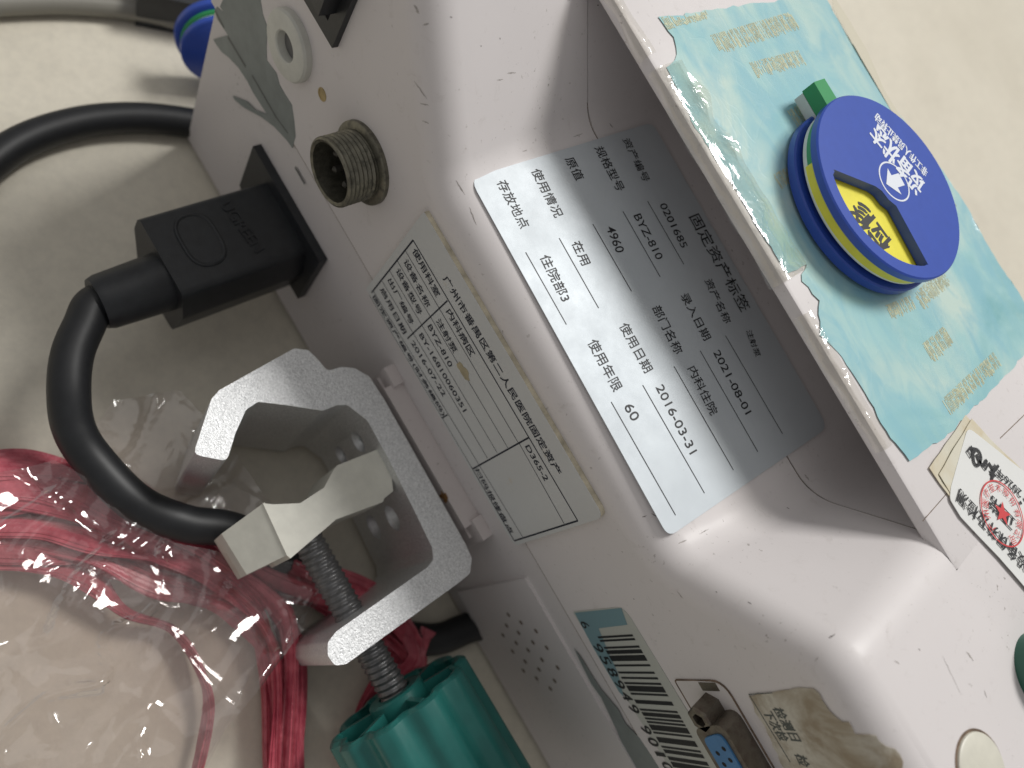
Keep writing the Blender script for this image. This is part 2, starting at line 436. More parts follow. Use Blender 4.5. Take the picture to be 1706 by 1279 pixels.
# (y, offset) -> row of verts
raw = []
for y, off in st:
    pr = profile(max(y, 0)); row = [Vector((p.x - n.x * off, y, p.y - n.y * off)) for p, n in pr]; raw.append(row)
nfull = next(i for i, s_ in enumerate(st) if s_[0] == 43.5) + 1
P46 = profile(46); ZB = H - 3.6
ci = [i for i, (p, n) in enumerate(P46) if p.y < ZB]; i0, i1 = ci[0] - 1, ci[-1] + 1   # arc points just above the underside stay above it
for k, row in enumerate(raw):
    if k < nfull: rows.append([bm.verts.new(v) for v in row])
    else: rows.append([bm.verts.new(v) if i0 <= i <= i1 else None for i, v in enumerate(row)])
for r0, r1 in zip(rows, rows[1:]):
    for i in range(len(r0) - 1):
        q = (r0[i], r0[i + 1], r1[i + 1], r1[i])
        if None not in q: bm.faces.new(q)
cave = [v for v in rows[-1] if v]; bm.faces.new(cave)
zb = 28.95
bl, br = bm.verts.new((-88, 0, zb)), bm.verts.new((230, 0, zb))
bm.faces.new([bl] + rows[0] + [br])
# top skin beyond the lip, and the lip itself
j0, j1 = 1, len(P46) - 2
YF = 123.0
def top(p, y, z): return bm.verts.new((p, y, z))
xl, xr = rows[nfull - 1][j0].co.x, rows[nfull - 1][j1].co.x
lip = rows[nfull - 1]
def arc_x(z, side):
    seq = list(range(j0, i0 + 3)) if side < 0 else list(range(j1, i1 - 3, -1))
    for a, b in zip(seq, seq[1:]):
        pa, pb = lip[a].co, lip[b].co
        if pb.z <= z <= pa.z + 1e-6: t = (pa.z - z) / max(1e-9, pa.z - pb.z); return pa.x + (pb.x - pa.x) * t
    return lip[seq[-1]].co.x
prev = None; NX = 30
for (yy, zz) in ((YF - 3, H), (44.6, H), (43.85, H - .3), (43.5, H - .9), (43.5, ZB + .5), (43.9, ZB), (101, ZB)):
    a, b = (xl, xr) if zz >= H - .31 else (arc_x(zz, -1) - .2, arc_x(zz, 1) + .2)
    row = [bm.verts.new((a + (b - a) * k / NX, yy, zz)) for k in range(NX + 1)]
    if prev: 
        for k in range(NX): bm.faces.new([prev[k], prev[k + 1], row[k + 1], row[k]])
    prev = row
for (xa, xb) in ((-88, xl), (xr, 230)):
    v = [bm.verts.new(p) for p in ((xa, 43.5, H), (xb, 43.5, H), (xb, YF - 3, H), (xa, YF - 3, H))]; bm.faces.new(v)
# far side and ends
prev = None
for k in range(6):
    f = pi / 2 * k / 5; row = [bm.verts.new((x, YF - 3 + 3 * sin(f), H - 3 + 3 * cos(f))) for x in (-88, 230)]
    if prev: bm.faces.new([prev[0], prev[1], row[1], row[0]])
    prev = row
row = [bm.verts.new((x, YF, zb)) for x in (-88, 230)]; bm.faces.new([prev[0], prev[1], row[1], row[0]])
for x in (-88, 230):
    v = [bm.verts.new((x, y, z)) for y, z in ((0, zb), (0, H - rb), (rb * .3, H - rb * .3), (rb, H), (YF - 3, H), (YF, H - 3), (YF, zb))]
    bm.faces.new(v)
v = [bm.verts.new(p) for p in ((-88, 0, zb), (230, 0, zb), (230, YF, zb), (-88, YF, zb))]; bm.faces.new(v)
bmesh.ops.remove_doubles(bm, verts=bm.verts, dist=.01)
shell = from_bm('upper_shell', bm, M_body, pump, 'pinkish-white upper shell with a stepped recess under an overhanging lid', 32)
# lower shell
bm = bmesh.new(); box(bm, -86, 230, .35, YF - .4, ZT + 2, 28.6); bevel(bm, 1.0, 3)
lower = from_bm('lower_shell', bm, M_lower, pump, 'duller white lower shell below the seam')
bm = bmesh.new(); box(bm, -84, 228, .12, YF - 1, 28.5, 29.05); from_bm('seam_grime', bm, M_seam, pump)
for x in (-70, 200):
    for y in (15, 105):
        bm = bmesh.new(); lathe(bm, (x, y, ZT), (0, 0, 1), [(0, 6), (2.5, 6)], 20); from_bm('rubber_foot', bm, M_black, pump)
# grime lines in the recess seam
bm = bmesh.new(); prr = profile(46); path = [Vector((p.x - n.x * .55, 46, p.y - n.y * .55)) for p, n in prr[i0 + 1:i1]]
tube(bm, path, .28, 6); from_bm('recess_seam_grime', bm, M_seam, pump)

# recess lid crack lines and seams on the top
for a_, b_, w_ in (((1666, 730), (1720, 678), .22), ((1537, 868), (1579, 820), .18)):
    pr_ = Print((0, 0, H), (1, 0, 0), (0, 1, 0), (0, 0, 1), .03)
    pr_.line(on(*a_, 'z', H), on(*b_, 'z', H), w_); pr_.build('lid_joint', M_seam, pump)

# scuffs and small dents where the photograph shows them, laid on the shell
from mathutils.bvhtree import BVHTree
sht = BVHTree.FromPolygons([v.co for v in shell.data.vertices], [list(p.vertices) for p in shell.data.polygons])
def ray(u, v):
    a = ((u - 853) / FPX, (v - 639.5) / FPX, 1.0)
    d = Vector([sum(RC[r][k] * a[r] for r in range(3)) for k in range(3)]).normalized()
    h = sht.ray_cast(CAM * S + d * .01, d); return (h[0] / S, h[1]) if h[0] else (None, None)
M_scuff = simple('grey_scuff', (.38, .35, .33), .7, var=.3, scale=2000); M_scd = simple('dark_scuff', (.20, .18, .17), .8, var=.3, scale=2000)
rs_ = random.Random(11)
for u, v, du, dv, w_, dark in ((690, 135, 22, 30, .35, 0), (700, 172, 14, 3, .3, 0), (703, 200, 12, 6, .3, 0), (705, 42, 10, -3, .3, 0), (690, 8, 8, 14, .7, 0), (750, 28, 4, 1, .3, 1), (832, 63, 2, 2, .25, 1), (800, 76, 2, 1, .25, 1),
        (845, 122, 14, -1, .35, 0), (828, 133, 10, -1, .3, 0), (995, 8, 2, 1, .5, 1), (1070, 862, 7, -4, .3, 1), (1085, 855, 9, 5, .2, 1), (1112, 870, 6, -8, .2, 1), (1232, 936, 7, 5, .4, 0), (1380, 1063, 12, -7, .35, 1), (1358, 1102, 5, -8, .2, 0),
        (1245, 1003, 7, 3, .3, 1), (1192, 985, 3, 2, .25, 1), (1332, 913, 3, 2, .25, 1), (1490, 1100, 8, 6, .35, 0), (1570, 1092, 30, 62, .15, 0), (1530, 1080, 3, 4, .25, 1), (1640, 1150, 4, 12, .3, 0), (1128, 985, 10, 12, .3, 0), (1196, 1048, 3, 2, .2, 1), (1055, 997, 2, 1, .3, 1), (1610, 1085, 12, 16, .5, 0),
        (1310, 845, 5, 3, .3, 1), (1340, 790, 8, 10, .5, 0), (1130, 905, 14, -6, .3, 0), (1165, 890, 16, -9, .25, 0), (760, 300, 14, 24, .35, 0), (782, 345, 12, 30, .3, 0), (1015, 205, 6, 8, .3, 1), (955, 228, 16, -6, .25, 0), (870, 252, 8, -2, .25, 0)):
    p, n = ray(u, v); q, n2 = ray(u + du, v + dv)
    if p is None or q is None or (p - q).length > 25: continue
    d = q - p; d.normalize(); m = n.cross(d).normalized(); L = (q - p).length; k = 7; top_, bot_ = [], []
    for i in range(k + 1):
        t = i / k; u_, v_ = u + du * t + rs_.uniform(-.6, .6), v + dv * t + rs_.uniform(-.6, .6); c, nn = ray(u_, v_)
        if c is None: break
        ww = w_ * sin(pi * (.08 + .84 * t)) * rs_.uniform(.5, 1.1); c = c + nn * .03; top_.append(c + m * ww * .5); bot_.append(c - m * ww * .5)
    n_ = len(top_)
    if n_ > 2: mesh('scuff_mark', top_ + bot_, [(i, i + 1, n_ + i + 1, n_ + i) for i in range(n_ - 1)], M_scd if dark else M_scuff, pump)
# --- foil asset label in the recess
sl = math.atan(.066)
Cn = [on(u, v, 'z', z) for (u, v, z) in ((781, 298, zf(5)), (1086, 204, zf(66)), (1379, 712, zf(66)), (1112, 896, zf(4)))]
def slope(u, v):
    a = ((u - 853) / FPX, (v - 639.5) / FPX, 1.0)
    d = Vector([sum(RC[r][k] * a[r] for r in range(3)) for k in range(3)]); n = Vector((0, -.066, 1))
    k = ((77.3 + .25) - CAM.dot(n)) / d.dot(n); return CAM + d * k
Cn = [slope(*q) for q in ((782, 297), (1086, 204), (1379, 712), (1113, 895))]
Nf = Vector((0, -.066, 1)).normalized()
sheet('foil_asset_label', rounded(Cn, [3.2, 2.5, 3.2, 2.5], 5), 6, 0, M_foil, pump, Nf,
      'silver foil asset label with 固定资产标签 printed on it, half in shade in the recess', 0, .12, 60, .05, .05)
Ux = (Cn[3] - Cn[0]).normalized(); Vy = Nf.cross(Ux)
pf = Print(slope(900, 500), Ux, Vy, Nf, .24)
def q5(x, y): return slope(780 + x / 1.8274, 200 + y / 1.8274)
T5 = [('存放地点', 99, 185, 174, 328, 3.0), ('使用情况', 203, 150, 277, 295, 3.0), ('原值', 305, 115, 341, 182, 3.0), ('规格型号', 395, 82, 465, 215, 3.0),
      ('资产编号', 478, 57, 543, 187, 2.7), ('固定资产标签', 685, 290, 845, 580, 4.2), ('0201685', 590, 255, 658, 388, 2.3), ('BYZ-810', 512, 288, 583, 423, 2.4),
      ('4960', 430, 325, 463, 403, 2.6), ('在用', 326, 370, 360, 440, 3.0), ('住院部3', 230, 412, 299, 550, 3.0), ('资产名称', 728, 485, 790, 618, 2.8),
      ('录入日期', 655, 530, 728, 668, 2.9), ('部门名称', 570, 567, 642, 710, 3.0), ('使用日期', 470, 620, 550, 765, 3.1), ('使用年限', 375, 670, 457, 822, 3.2),
      ('注射泵', 852, 640, 882, 720, 2.1), ('2021-08-01', 753, 703, 852, 893, 2.3), ('内科住院', 678, 752, 749, 895, 2.9), ('2016-03-31', 580, 808, 685, 1013, 2.4),
      ('60', 484, 866, 511, 912, 2.6)]
for s_, a, b, c, d, h in T5: pf.text(s_, q5(a, b), q5(c, d), h, .004)
for a, b, c, d in ((545, 248, 655, 440), (470, 279, 583, 478), (378, 317, 496, 522), (276, 360, 396, 573), (174, 403, 298, 623),
                   (782, 657, 955, 955), (705, 703, 880, 1010), (625, 750, 806, 1066), (530, 807, 718, 1136), (434, 858, 630, 1203)):
    pf.line(q5(a, b), q5(c, d), .2)
pf.build('printed_text', M_ink, bpy.data.objects['foil_asset_label'])

# --- laminated paper label on the back face
def q4(x, y, Y=-1.75): return on(600 + x / 2.1311, 330 + y / 2.1311, 'y', Y)
tl = [on(u, v, 'y', -1.6) for u, v in ((705, 353), (1005, 862), (856, 910), (609, 481))]
bm = bmesh.new(); prism(bm, [Vector((p.x, -.02, p.z)) for p in rounded([tl[0], tl[1], tl[2], tl[3]], [.4, 2.5, 2.5, .8], 4)], (0, -1.3, 0))
foam = from_bm('foam_backing', bm, M_foam, pump, 'yellowed foam tape edge of the paper label')
lab = sheet('paper_asset_label', rounded([Vector((p.x, -1.33, p.z)) for p in tl], [.4, 2.5, 2.5, .8], 4), 5, 0, M_thin, pump, (0, -1, 0),
      'pale paper asset label with a ruled table and 广州市番禺区第二人民医院固定资产', 0, .12, 60, .06, .06)
pt = Print((40, -1.33, 45), (1, 0, 0), (0, 0, 1), (0, -1, 0), .22)
T4 = [('广州市番禺区第二人民医院固定资产', 298, 280, 705, 980, 2.5), ('使用科室', 188, 182, 275, 348, 2.4), ('设备名称', 158, 220, 240, 385, 2.4), ('设备型号', 130, 253, 212, 412, 2.4),
      ('出厂编号', 101, 288, 183, 447, 2.3), ('启用日期', 73, 320, 157, 480, 2.3), ('固定资产编号(财务编码)', 45, 350, 295, 772, 2.1), ('内科病区', 310, 398, 398, 560, 2.5),
      ('注射泵', 273, 432, 337, 548, 2.4), ('BYZ-810', 243, 452, 320, 598, 2.0), ('BY-16810060351', 212, 483, 370, 757, 1.9), ('2016-07-22', 182, 510, 297, 702, 1.9),
      ('D365-2', 590, 880, 660, 1003, 1.8), ('扫码报修盘点', 410, 960, 537, 1192, 2.1)]
for s_, a, b, c, d, h in T4: pt.text(s_, q4(a, b), q4(c, d), h * 1.1, 0, fat=.045)
for a, b, c, d, w_ in ((185, 150, 770, 1147, .28), (158, 188, 560, 872, .16), (130, 225, 522, 888, .16), (103, 260, 484, 905, .16), (76, 296, 450, 925, .16), (45, 332, 418, 945, .16),
                       (185, 150, 38, 336, .35), (307, 365, 165, 500, .3), (308, 770, 288, 782, .3), (595, 852, 398, 962, .34), (560, 868, 722, 1158, .16), (418, 945, 575, 1205, .16), (392, 955, 545, 1218, .28),
                       (770, 1147, 545, 1218, .34), (30, 345, 392, 955, .14)):
    pt.line(q4(a, b), q4(c, d), w_ * 1.25)
pt.build('printed_text', M_navy, lab)
stn = Print((40, -1.33, 45), (1, 0, 0), (0, 0, 1), (0, -1, 0), .2)
c = stn.uv(q4(365, 618))
stn.poly([c + Vector((cos(a) * (2.6 + 1.2 * crinkle((cos(a) * 2, sin(a) * 2, 0), 1, 3)), sin(a) * (1.5 + .9 * crinkle((cos(a) * 2, sin(a) * 2, 4), 1, 5)))) for a in [2 * pi * k / 26 for k in range(26)]])
stn.build('glue_stain', simple('glue_stain', (.43, .37, .24), .5, var=.15), lab)

# --- barcode label
bx0 = 101.6
prs = [Vector((bx0 + .6, 0, 33)), Vector((bx0, 0, 52.5)), Vector((bx0 + 8, 0, 55)), Vector((200, 0, 56)), Vector((200, 0, 33))]
bcl = sheet('barcode_label', rounded([Vector((p.x, -.03, p.z)) for p in (on(954, 1018, 'y', 0), on(1040, 1010, 'y', 0), Vector((175, 0, 57.5)), Vector((175, 0, 37)))], [1, 3.5, 1, 1], 5), 6, 0, M_bar, pump, (0, -1, 0),
      'pale barcode label with long black bars and digits', 0, .1, 60, .03, .08)
pbl = Print((110, -.03, 45), (1, 0, 0), (0, 0, 1), (0, -1, 0), .165)
bz = [on(u, v, 'y', -.03) for u, v in ((958, 1020), (1036, 1012), (1046, 1040), (998, 1046), (1010, 1075), (1030, 1120), (1040, 1160), (1032, 1152), (990, 1080))]
pbl.poly([pbl.uv(p) for p in bz]); pbl.build('faded_blue_print', M_barblue, bcl)
pb = Print((110, -.03, 45), (1, 0, 0), (0, 0, 1), (0, -1, 0), .19)
e_L = ['0001101', '0011001', '0010011', '0111101', '0100011', '0110001', '0101111', '0111011', '0110111', '0001011']
e_G = [''.join('1' if ch == '0' else '0' for ch in r_)[::-1] for r_ in e_L]; e_R = [''.join('1' if ch == '0' else '0' for ch in r_) for r_ in e_L]
dig = '6958949901024'; par = 'LGGGLL'
bits = '101' + ''.join((e_L if par[i] == 'L' else e_G)[int(dig[i + 1])] for i in range(6)) + '01010' + ''.join(e_R[int(dig[i + 7])] for i in range(6)) + '101'
A0 = pb.uv(on(994, 1055, 'y', -.03)); A1 = pb.uv(on(1133, 1279, 'y', -.03)); mod = .51
ub = pb.uv(on(1000, 1055, 'y', -.03)); z_lo = pb.uv(on(997, 1062, 'y', 0)).y; z_hi = pb.uv(on(1052, 1052, 'y', 0)).y
x = pb.uv(on(1020, 1058, 'y', 0)).x
for i, b_ in enumerate(bits):
    if b_ == '1':
        lo = z_lo + .2; pb.add([(x + i * mod - .04, lo), (x + (i + 1) * mod + .04, lo), (x + (i + 1) * mod + .04, z_hi), (x + i * mod - .04, z_hi)], [(0, 1, 2, 3)])
dz = z_lo - 2.3
pb.text('6', (x - 4.6, dz), (x - 2.5, dz), 3.5, .01, uvs=True)
for i in range(6): pb.text(dig[1 + i], (x + (3 + 7 * i + 1.0 + (1.4 if dig[1 + i] == '1' else 0)) * mod, dz), (x + (3 + 7 * i + 5.8 - (1.4 if dig[1 + i] == '1' else 0)) * mod, dz), 3.8, .0, uvs=True, fat=.1)
for i in range(6): pb.text(dig[7 + i], (x + (50 + 7 * i + 1.0 + (1.4 if dig[7 + i] == '1' else 0)) * mod, dz), (x + (50 + 7 * i + 5.8 - (1.4 if dig[7 + i] == '1' else 0)) * mod, dz), 3.8, .0, uvs=True, fat=.1)
pb.build('barcode_print', M_ink, bcl)

# --- status leaflet and stickers on the lid
leafpts = [on(u, v, 'z', H) for u, v in ((1096, 30), (1150, 22), (1215, 12), (1300, 2), (1372, -12), (1392, 30), (1430, 90), (1478, 165), (1540, 245), (1600, 330), (1650, 420), (1715, 520), (1725, 572), (1706, 590),
            (1660, 640), (1618, 684), (1560, 738), (1512, 768), (1480, 730), (1440, 655), (1395, 585), (1366, 560), (1362, 500), (1335, 470), (1342, 440), (1310, 455), (1255, 370), (1215, 300), (1160, 215), (1108, 112), (1128, 92), (1120, 60))]
leaf = sheet('teal_leaflet', ragged_on(leafpts, 1.6, .7, 'z', H, 2), 2.5, .06, M_leaf, pump, (0, 0, 1), 'faded teal and pale blue paper leaflet taped over the lid, creased and torn', .10, .05, 50, .28, .05, 1)
# faded print: rows of short strokes
def strokes(a, b, h, name_seed, mat=M_fade, dens=.55):
    P = Print((0, 0, H), (1, 0, 0), (0, 1, 0), (0, 0, 1), .95); rnd = random.Random(name_seed)
    A, B = P.uv(on(*a, 'z', H)), P.uv(on(*b, 'z', H)); d = (B - A); L = d.length; d.normalize(); n = Vector((-d.y, d.x)); t = 0
    while t < L:
        y0 = -h / 2 + rnd.uniform(0, .25) * h
        while y0 < h / 2 - .3:
            hh = min(h / 2 - y0, h * rnd.uniform(.2, .8)); w_ = rnd.uniform(.22, .42); q = A + d * t + n * y0
            P.add([q, q + d * w_, q + d * w_ + n * hh, q + n * hh], [(0, 1, 2, 3)]); y0 += hh + h * rnd.uniform(.03, .12)
        t += rnd.choice((.42, .48, .55, .55, .9))
    return P
vs, fs = [], []
for k, (a, b, h) in enumerate((((1192, 76), (1325, 35), 5.5), ((1255, 118), (1335, 97), 4.5), ((1105, 38), (1178, 20), 2.6), ((1108, 46), (1176, 27), 1.8), ((1320, 200), (1352, 180), 5), ((1480, 522), (1520, 505), 4), ((1545, 590), (1580, 560), 5.5), ((1575, 680), (1660, 600), 4.5), ((1293, 305), (1318, 290), 4), ((1530, 505), (1575, 460), 5))):
    P = strokes(a, b, h, k); o_ = len(vs); vs += P.vs; fs += [[i + o_ for i in f] for f in P.fs]
from mathutils.bvhtree import BVHTree
lt = BVHTree.FromPolygons([v.co for v in leaf.data.vertices], [list(p.vertices) for p in leaf.data.polygons])
keep = []
def drop(v, tree=lt, lift=.05):
    h_ = tree.ray_cast(Vector((v[0], v[1], H + 20)) * S, Vector((0, 0, -1)))[0]
    return None if h_ is None else h_ / S + Vector((0, 0, lift))
dv = [drop(v) for v in vs]; fs = [f for f in fs if all(dv[i] is not None for i in f)]
used = sorted(set(i for f in fs for i in f)); mp = {i: k for k, i in enumerate(used)}
tag(mesh('faded_print', [dv[i] for i in used], [[mp[i] for i in f] for f in fs], M_fade, leaf), kind='stuff')
# clear tape crumpled round the lip
def lip_tape(name, x0, x1, seed, yin=13, down=2.6, mat=M_tape, label=None):
    bm = bmesh.new(); rows = []; n = int((x1 - x0) / 1.1)
    for i in range(n + 1):
        x = x0 + (x1 - x0) * i / n; row = []
        w1 = yin * (1 + .25 * crinkle((x, 0, 0), .15, seed)); d1 = down * (1 + .5 * crinkle((x, 5, 0), .12, seed)); b1 = .45 + .9 * max(0, crinkle((x, 9, 2), .10, seed))
        for k in range(13):
            t = k / 12
            if t < .62: y = 43.5 + w1 * (1 - t / .62); z = H + .55 + b1 * .5
            else: s_ = (t - .62) / .38; y = 43.3 - b1 * sin(s_ * pi * .8); z = H + .5 + b1 * .5 - (d1 + .8) * s_
            q = Vector((x, y, z)); h = crinkle((q.x * .6, q.y, q.z), .26, seed) * .35 + abs(crinkle((q.x * .5, q.y, q.z), .14, seed + 2)) * 1.1
            row.append(bm.verts.new(q + Vector((0, -.5 * h, .7 * h))))
        rows.append(row)
    for r0, r1 in zip(rows, rows[1:]):
        for k in range(12): bm.faces.new([r0[k], r0[k + 1], r1[k + 1], r1[k]])
    return from_bm(name, bm, mat, pump, label, 180)
ta, tb, tc_ = on(1108, 110, 'z', H).x, on(1330, 455, 'z', H).x, on(1500, 765, 'z', H).x
lip_tape('clear_tape_strip', ta, tb, 3, 9, 3.0, label='crumpled shiny clear tape wrapped over the lid edge')
lip_tape('clear_tape_strip', tb + 8, tc_ - 4, 8, 2.0, 2.4, label='thin yellowed clear tape along the lower lid edge')
lip_tape('clear_tape_strip', on(1040, 0, 'z', H).x - 6, ta - 3, 11, 1.6, 2.0, label='short clear tape scrap at the upper end of the lid edge')
# clear tape along the far edge
bm = bmesh.new()
fe = [on(u, v, 'z', H) for u, v in ((1385, -10), (1440, 80), (1470, 150), (1545, 270), (1592, 345), (1555, 300), (1500, 215), (1430, 95), (1385, 15))]
sheet('edge_tape', fe, 3, .3, mat_paper('yellowed_tape', (.66, .62, .50), amt=.2, rough=.2), pump, (0, 0, 1), 'yellowed tape along the far edge of the lid', 0, .06, 60, .2, .2, 4)
# stickers near the lid end
old1 = [on(u, v, 'z', H) for u, v in ((1607, 692), (1545, 780), (1580, 830), (1760, 1020), (1780, 860))]
old2 = [on(u, v, 'z', H) for u, v in ((1616, 698), (1560, 790), (1590, 838), (1760, 1040), (1780, 880))]
sheet('old_sticker', ragged_on(old1, 3, .3, 'z', H, 3), 5, .04, M_paper_old, pump, (0, 0, 1), 'lowest yellowed sticker of the stack near the lid end', .5, .12, 60, .12, .1, 4)
sheet('old_sticker', ragged_on(old2, 3, .25, 'z', H, 8), 5, .35, M_paper_old, pump, (0, 0, 1), 'middle yellowed sticker under the white inspection sticker', .4, .12, 60, .12, .1, 6)
ins = rounded([on(u, v, 'z', H) for u, v in ((1608, 712), (1580, 812), (1578, 832), (1596, 862), (1660, 930), (1760, 1045), (1800, 900), (1740, 815), (1680, 770), (1640, 738))], [2.5] + [1.5] * 9, 4)
st = sheet('inspection_sticker', ins, 4, .45, M_paper, pump, (0, 0, 1), 'white inspection sticker with black writing and a red round seal', .15, .14, 60, .12, .1, 7)
zs = H + .9
def q7(x, y): return on(1480 + x / 3.199, 600 + y / 3.199, 'z', zs)
pk = Print((120, 60, zs), (1, 0, 0), (0, 1, 0), (0, 0, 1), .04)
pk.text('设备保养及检测', q7(738, 1100), q7(372, 715), 3.9, 0, fat=.05)
pk.text('效', q7(800, 1160), q7(745, 1108), 3.9, 0, fat=.05)
pk.text('2026年', q7(708, 718), q7(575, 590), 3.0, 0, fat=.04)
pk.text('月', q7(533, 575), q7(510, 545), 2.8, 0, fat=.08); pk.text('日', q7(452, 505), q7(430, 470), 2.8, 0, fat=.08)
pk.text('十', q7(572, 612), q7(545, 585), 5.0, 0, fat=.2); pk.text('：', q7(722, 760), q7(712, 740), 3, .01)
# hand-written strokes
def scrawl(P, pts, w_):
    sp = spline([Vector((*P.uv(p), 0)) for p in pts], 6)
    for a, b in zip(sp, sp[1:]): P.line(a.xy, b.xy, w_, True)
scrawl(pk, [q7(450, 478), (q7(458, 545)), q7(478, 560), q7(495, 520), q7(480, 480), q7(440, 470)], .8)
scrawl(pk, [q7(470, 500), q7(490, 545), q7(512, 560), q7(525, 530)], .8)
scrawl(pk, [q7(535, 545), q7(560, 590), q7(552, 635)], .8); scrawl(pk, [q7(545, 610), q7(565, 590), q7(588, 560)], .7)
pk.text('正常', q7(668, 880), q7(540, 745), 4.0, 0, fat=.04)
pk.build('printed_text', M_ink, st)
pk2 = Print((120, 60, zs), (1, 0, 0), (0, 1, 0), (0, 0, 1), .07)
cc = pk2.uv(q7(608, 815)); e1 = pk2.uv(q7(603, 655)); rr = 12.0 * .0 + (cc - e1).length
ring = [cc + Vector((cos(2 * pi * k / 48), sin(2 * pi * k / 48))) * rr for k in range(49)]
for a, b in zip(ring, ring[1:]): pk2.line(a, b, .35, True)
sd = (pk2.uv(q7(608, 750)) - cc).normalized(); sa = math.atan2(sd.y, sd.x)
star = [cc + Vector((cos(sa + k * pi / 5), sin(sa + k * pi / 5))) * (rr * (.40 if k % 2 == 0 else .16)) for k in range(10)]
pk2.add(star + [cc], [(k, (k + 1) % 10, 10) for k in range(10)])
for k, ch in enumerate('广州医疗技术股份有限公司'):
    an = sa + pi - 2.25 + k * 4.5 / 11; an = sa + 2.35 - k * 4.7 / 11 + pi; an = sa + 2.5 - k * 5.0 / 11
    p = cc + Vector((cos(an), sin(an))) * rr * .80; tn = Vector((sin(an), -cos(an)))
    pk2.text(ch, p - tn * 1.0, p + tn * 1.0, 2.0, .0, True)
pk2.build('red_seal', M_red, st)

# --- torn brown label at the recess end
tp = [on(u, v, 'y', 0) for u, v in ((1247, 1158), (1290, 1152), (1352, 1143), (1368, 1160), (1385, 1185), (1415, 1205), (1425, 1225), (1455, 1240), (1475, 1262), (1500, 1290), (1500, 1330), (1335, 1330))]
bm = None
# the label climbs over the rounded corner: below the tangent it lies on the back face, above it it bends over
def wrap(p, lift):
    z0 = H - rb
    if p.z <= z0: return Vector((p.x, -lift, p.z))
    a = min(pi / 2, (p.z - z0) / rb); return Vector((p.x, rb - (rb + lift) * cos(a), z0 + (rb + lift) * sin(a)))
def wrap_sheet(name, pts, mat, label, lift=.12, cell=1.2):
    bm = bmesh.new(); bm.faces.new([bm.verts.new((p.x, 0, p.z)) for p in pts])
    for D in (Vector((1, 0, 0)), Vector((0, 0, 1))):
        ds = [Vector(p).dot(D) for p in pts]; k = math.floor(min(ds) / cell) + 1
        while k * cell < max(ds):
            bmesh.ops.bisect_plane(bm, geom=bm.verts[:] + bm.edges[:] + bm.faces[:], plane_co=D * (k * cell), plane_no=D); k += 1
    r = bmesh.ops.extrude_face_region(bm, geom=bm.faces[:]); up = set(g for g in r['geom'] if isinstance(g, bmesh.types.BMVert))
    for v in bm.verts: v.co = wrap(v.co, lift + (.13 if v in up else 0))
    return from_bm(name, bm, mat, pump, label, 60)
torn = wrap_sheet('torn_label', [p + Vector((0, 0, 0)) for p in ragged_on(tp, 1.0, .9, 'y', 0, 12)], M_torn, 'torn brown-stained paper label over the rounded edge')
pq = Print((130, -.25, 90), (1, 0, 0), (0, 0, 1), (0, -1, 0), .04)
def q8(x, y): return on(1100 + x / 2.8152, 900 + y / 2.8152, 'y', -.25)
pq.text('检测日', q8(548, 785), q8(640, 940), 3.0, 0, fat=.1); pq.text('下次检', q8(500, 800), q8(585, 940), 3.0, 0, fat=.1)
pq.text('检', q8(655, 1005), q8(680, 1060), 3.0, 0, fat=.1)
pq.line(q8(415, 720), q8(610, 1040), .25); pq.line(q8(415, 722), q8(525, 715), .2)
pq.build('faded_writing', simple('faded_grey_print', (.10, .11, .10), .7), torn)

# --- fittings on the back face
rc = on(606, 271, 'y', 0)                     # round threaded connector
con = mesh('round_connector', [rc], [], M_conn, pump)
bpy.data.objects.remove(con)
bm = bmesh.new(); R1 = 8.4
def thr(s, r, t):
    if 1.9 < s < 9.3: return r - .42 * (.5 + .5 * math.sin(2 * pi * (s / 1.15) + t))
    return r
prof = [(-.3, R1 + 1.8), (1.0, R1 + 1.8), (1.3, R1 + 1.4), (1.5, R1 - .3)] + [(1.6 + k * .14, R1) for k in range(56)] + [(9.6, R1 - .1), (9.9, R1 - .6), (9.6, R1 - 1.3), (2.0, R1 - 1.4), (2.0, 0.0001)]
lathe(bm, (rc.x, 0, rc.z), (0, -1, 0), prof, 48, thr)
con = from_bm('round_connector', bm, M_conn, pump, 'tarnished threaded round metal socket', 40)
bm = bmesh.new(); lathe(bm, (rc.x, 0, rc.z), (0, -1, 0), [(2.05, R1 - 1.5), (2.6, R1 - 1.55), (2.65, 0.0001)], 32); from_bm('socket_insert', bm, M_hole, con)
for k in range(5):
    a = 2 * pi * k / 5 + .4; rr_ = 3.9 if k else 3.9
    bm = bmesh.new(); lathe(bm, (rc.x + cos(a) * 3.9, 0, rc.z + sin(a) * 3.9), (0, -1, 0), [(2.4, .8), (6.0, .8), (6.5, .35)], 12); from_bm('pin', bm, simple('pin_metal', (.09, .085, .075), .6, .4) if k == 0 else bpy.data.materials['pin_metal'], con)
wc = on(488, 75, 'y', 0)                      # ivory washer with a hole
bm = bmesh.new(); RW = 8.6
lathe(bm, (wc.x, 0, wc.z), (0, -1, 0), [(-.5, RW), (1.6, RW), (2.2, RW - .4), (2.4, RW - 1.0), (2.4, 4.0), (2.1, 3.7), (-.02, 3.4), (-.02, .001)], 48)
wash = from_bm('strap_ring', bm, M_ring, pump, 'ivory ring-shaped fitting with a deep hole')
bm = bmesh.new(); lathe(bm, (wc.x, 0, wc.z), (0, -1, 0), [(.02, 3.35), (.25, 3.3), (.3, .001)], 28); from_bm('hole', bm, M_aluin, wash)
hc = on(537, 157, 'y', 0)
bm = bmesh.new(); lathe(bm, (hc.x, 0, hc.z), (0, -1, 0), [(-.5, 1.75), (.15, 1.7), (.2, 1.35), (.02, 1.25), (.02, .001)], 24); from_bm('screw_hole', bm, M_brass, pump)
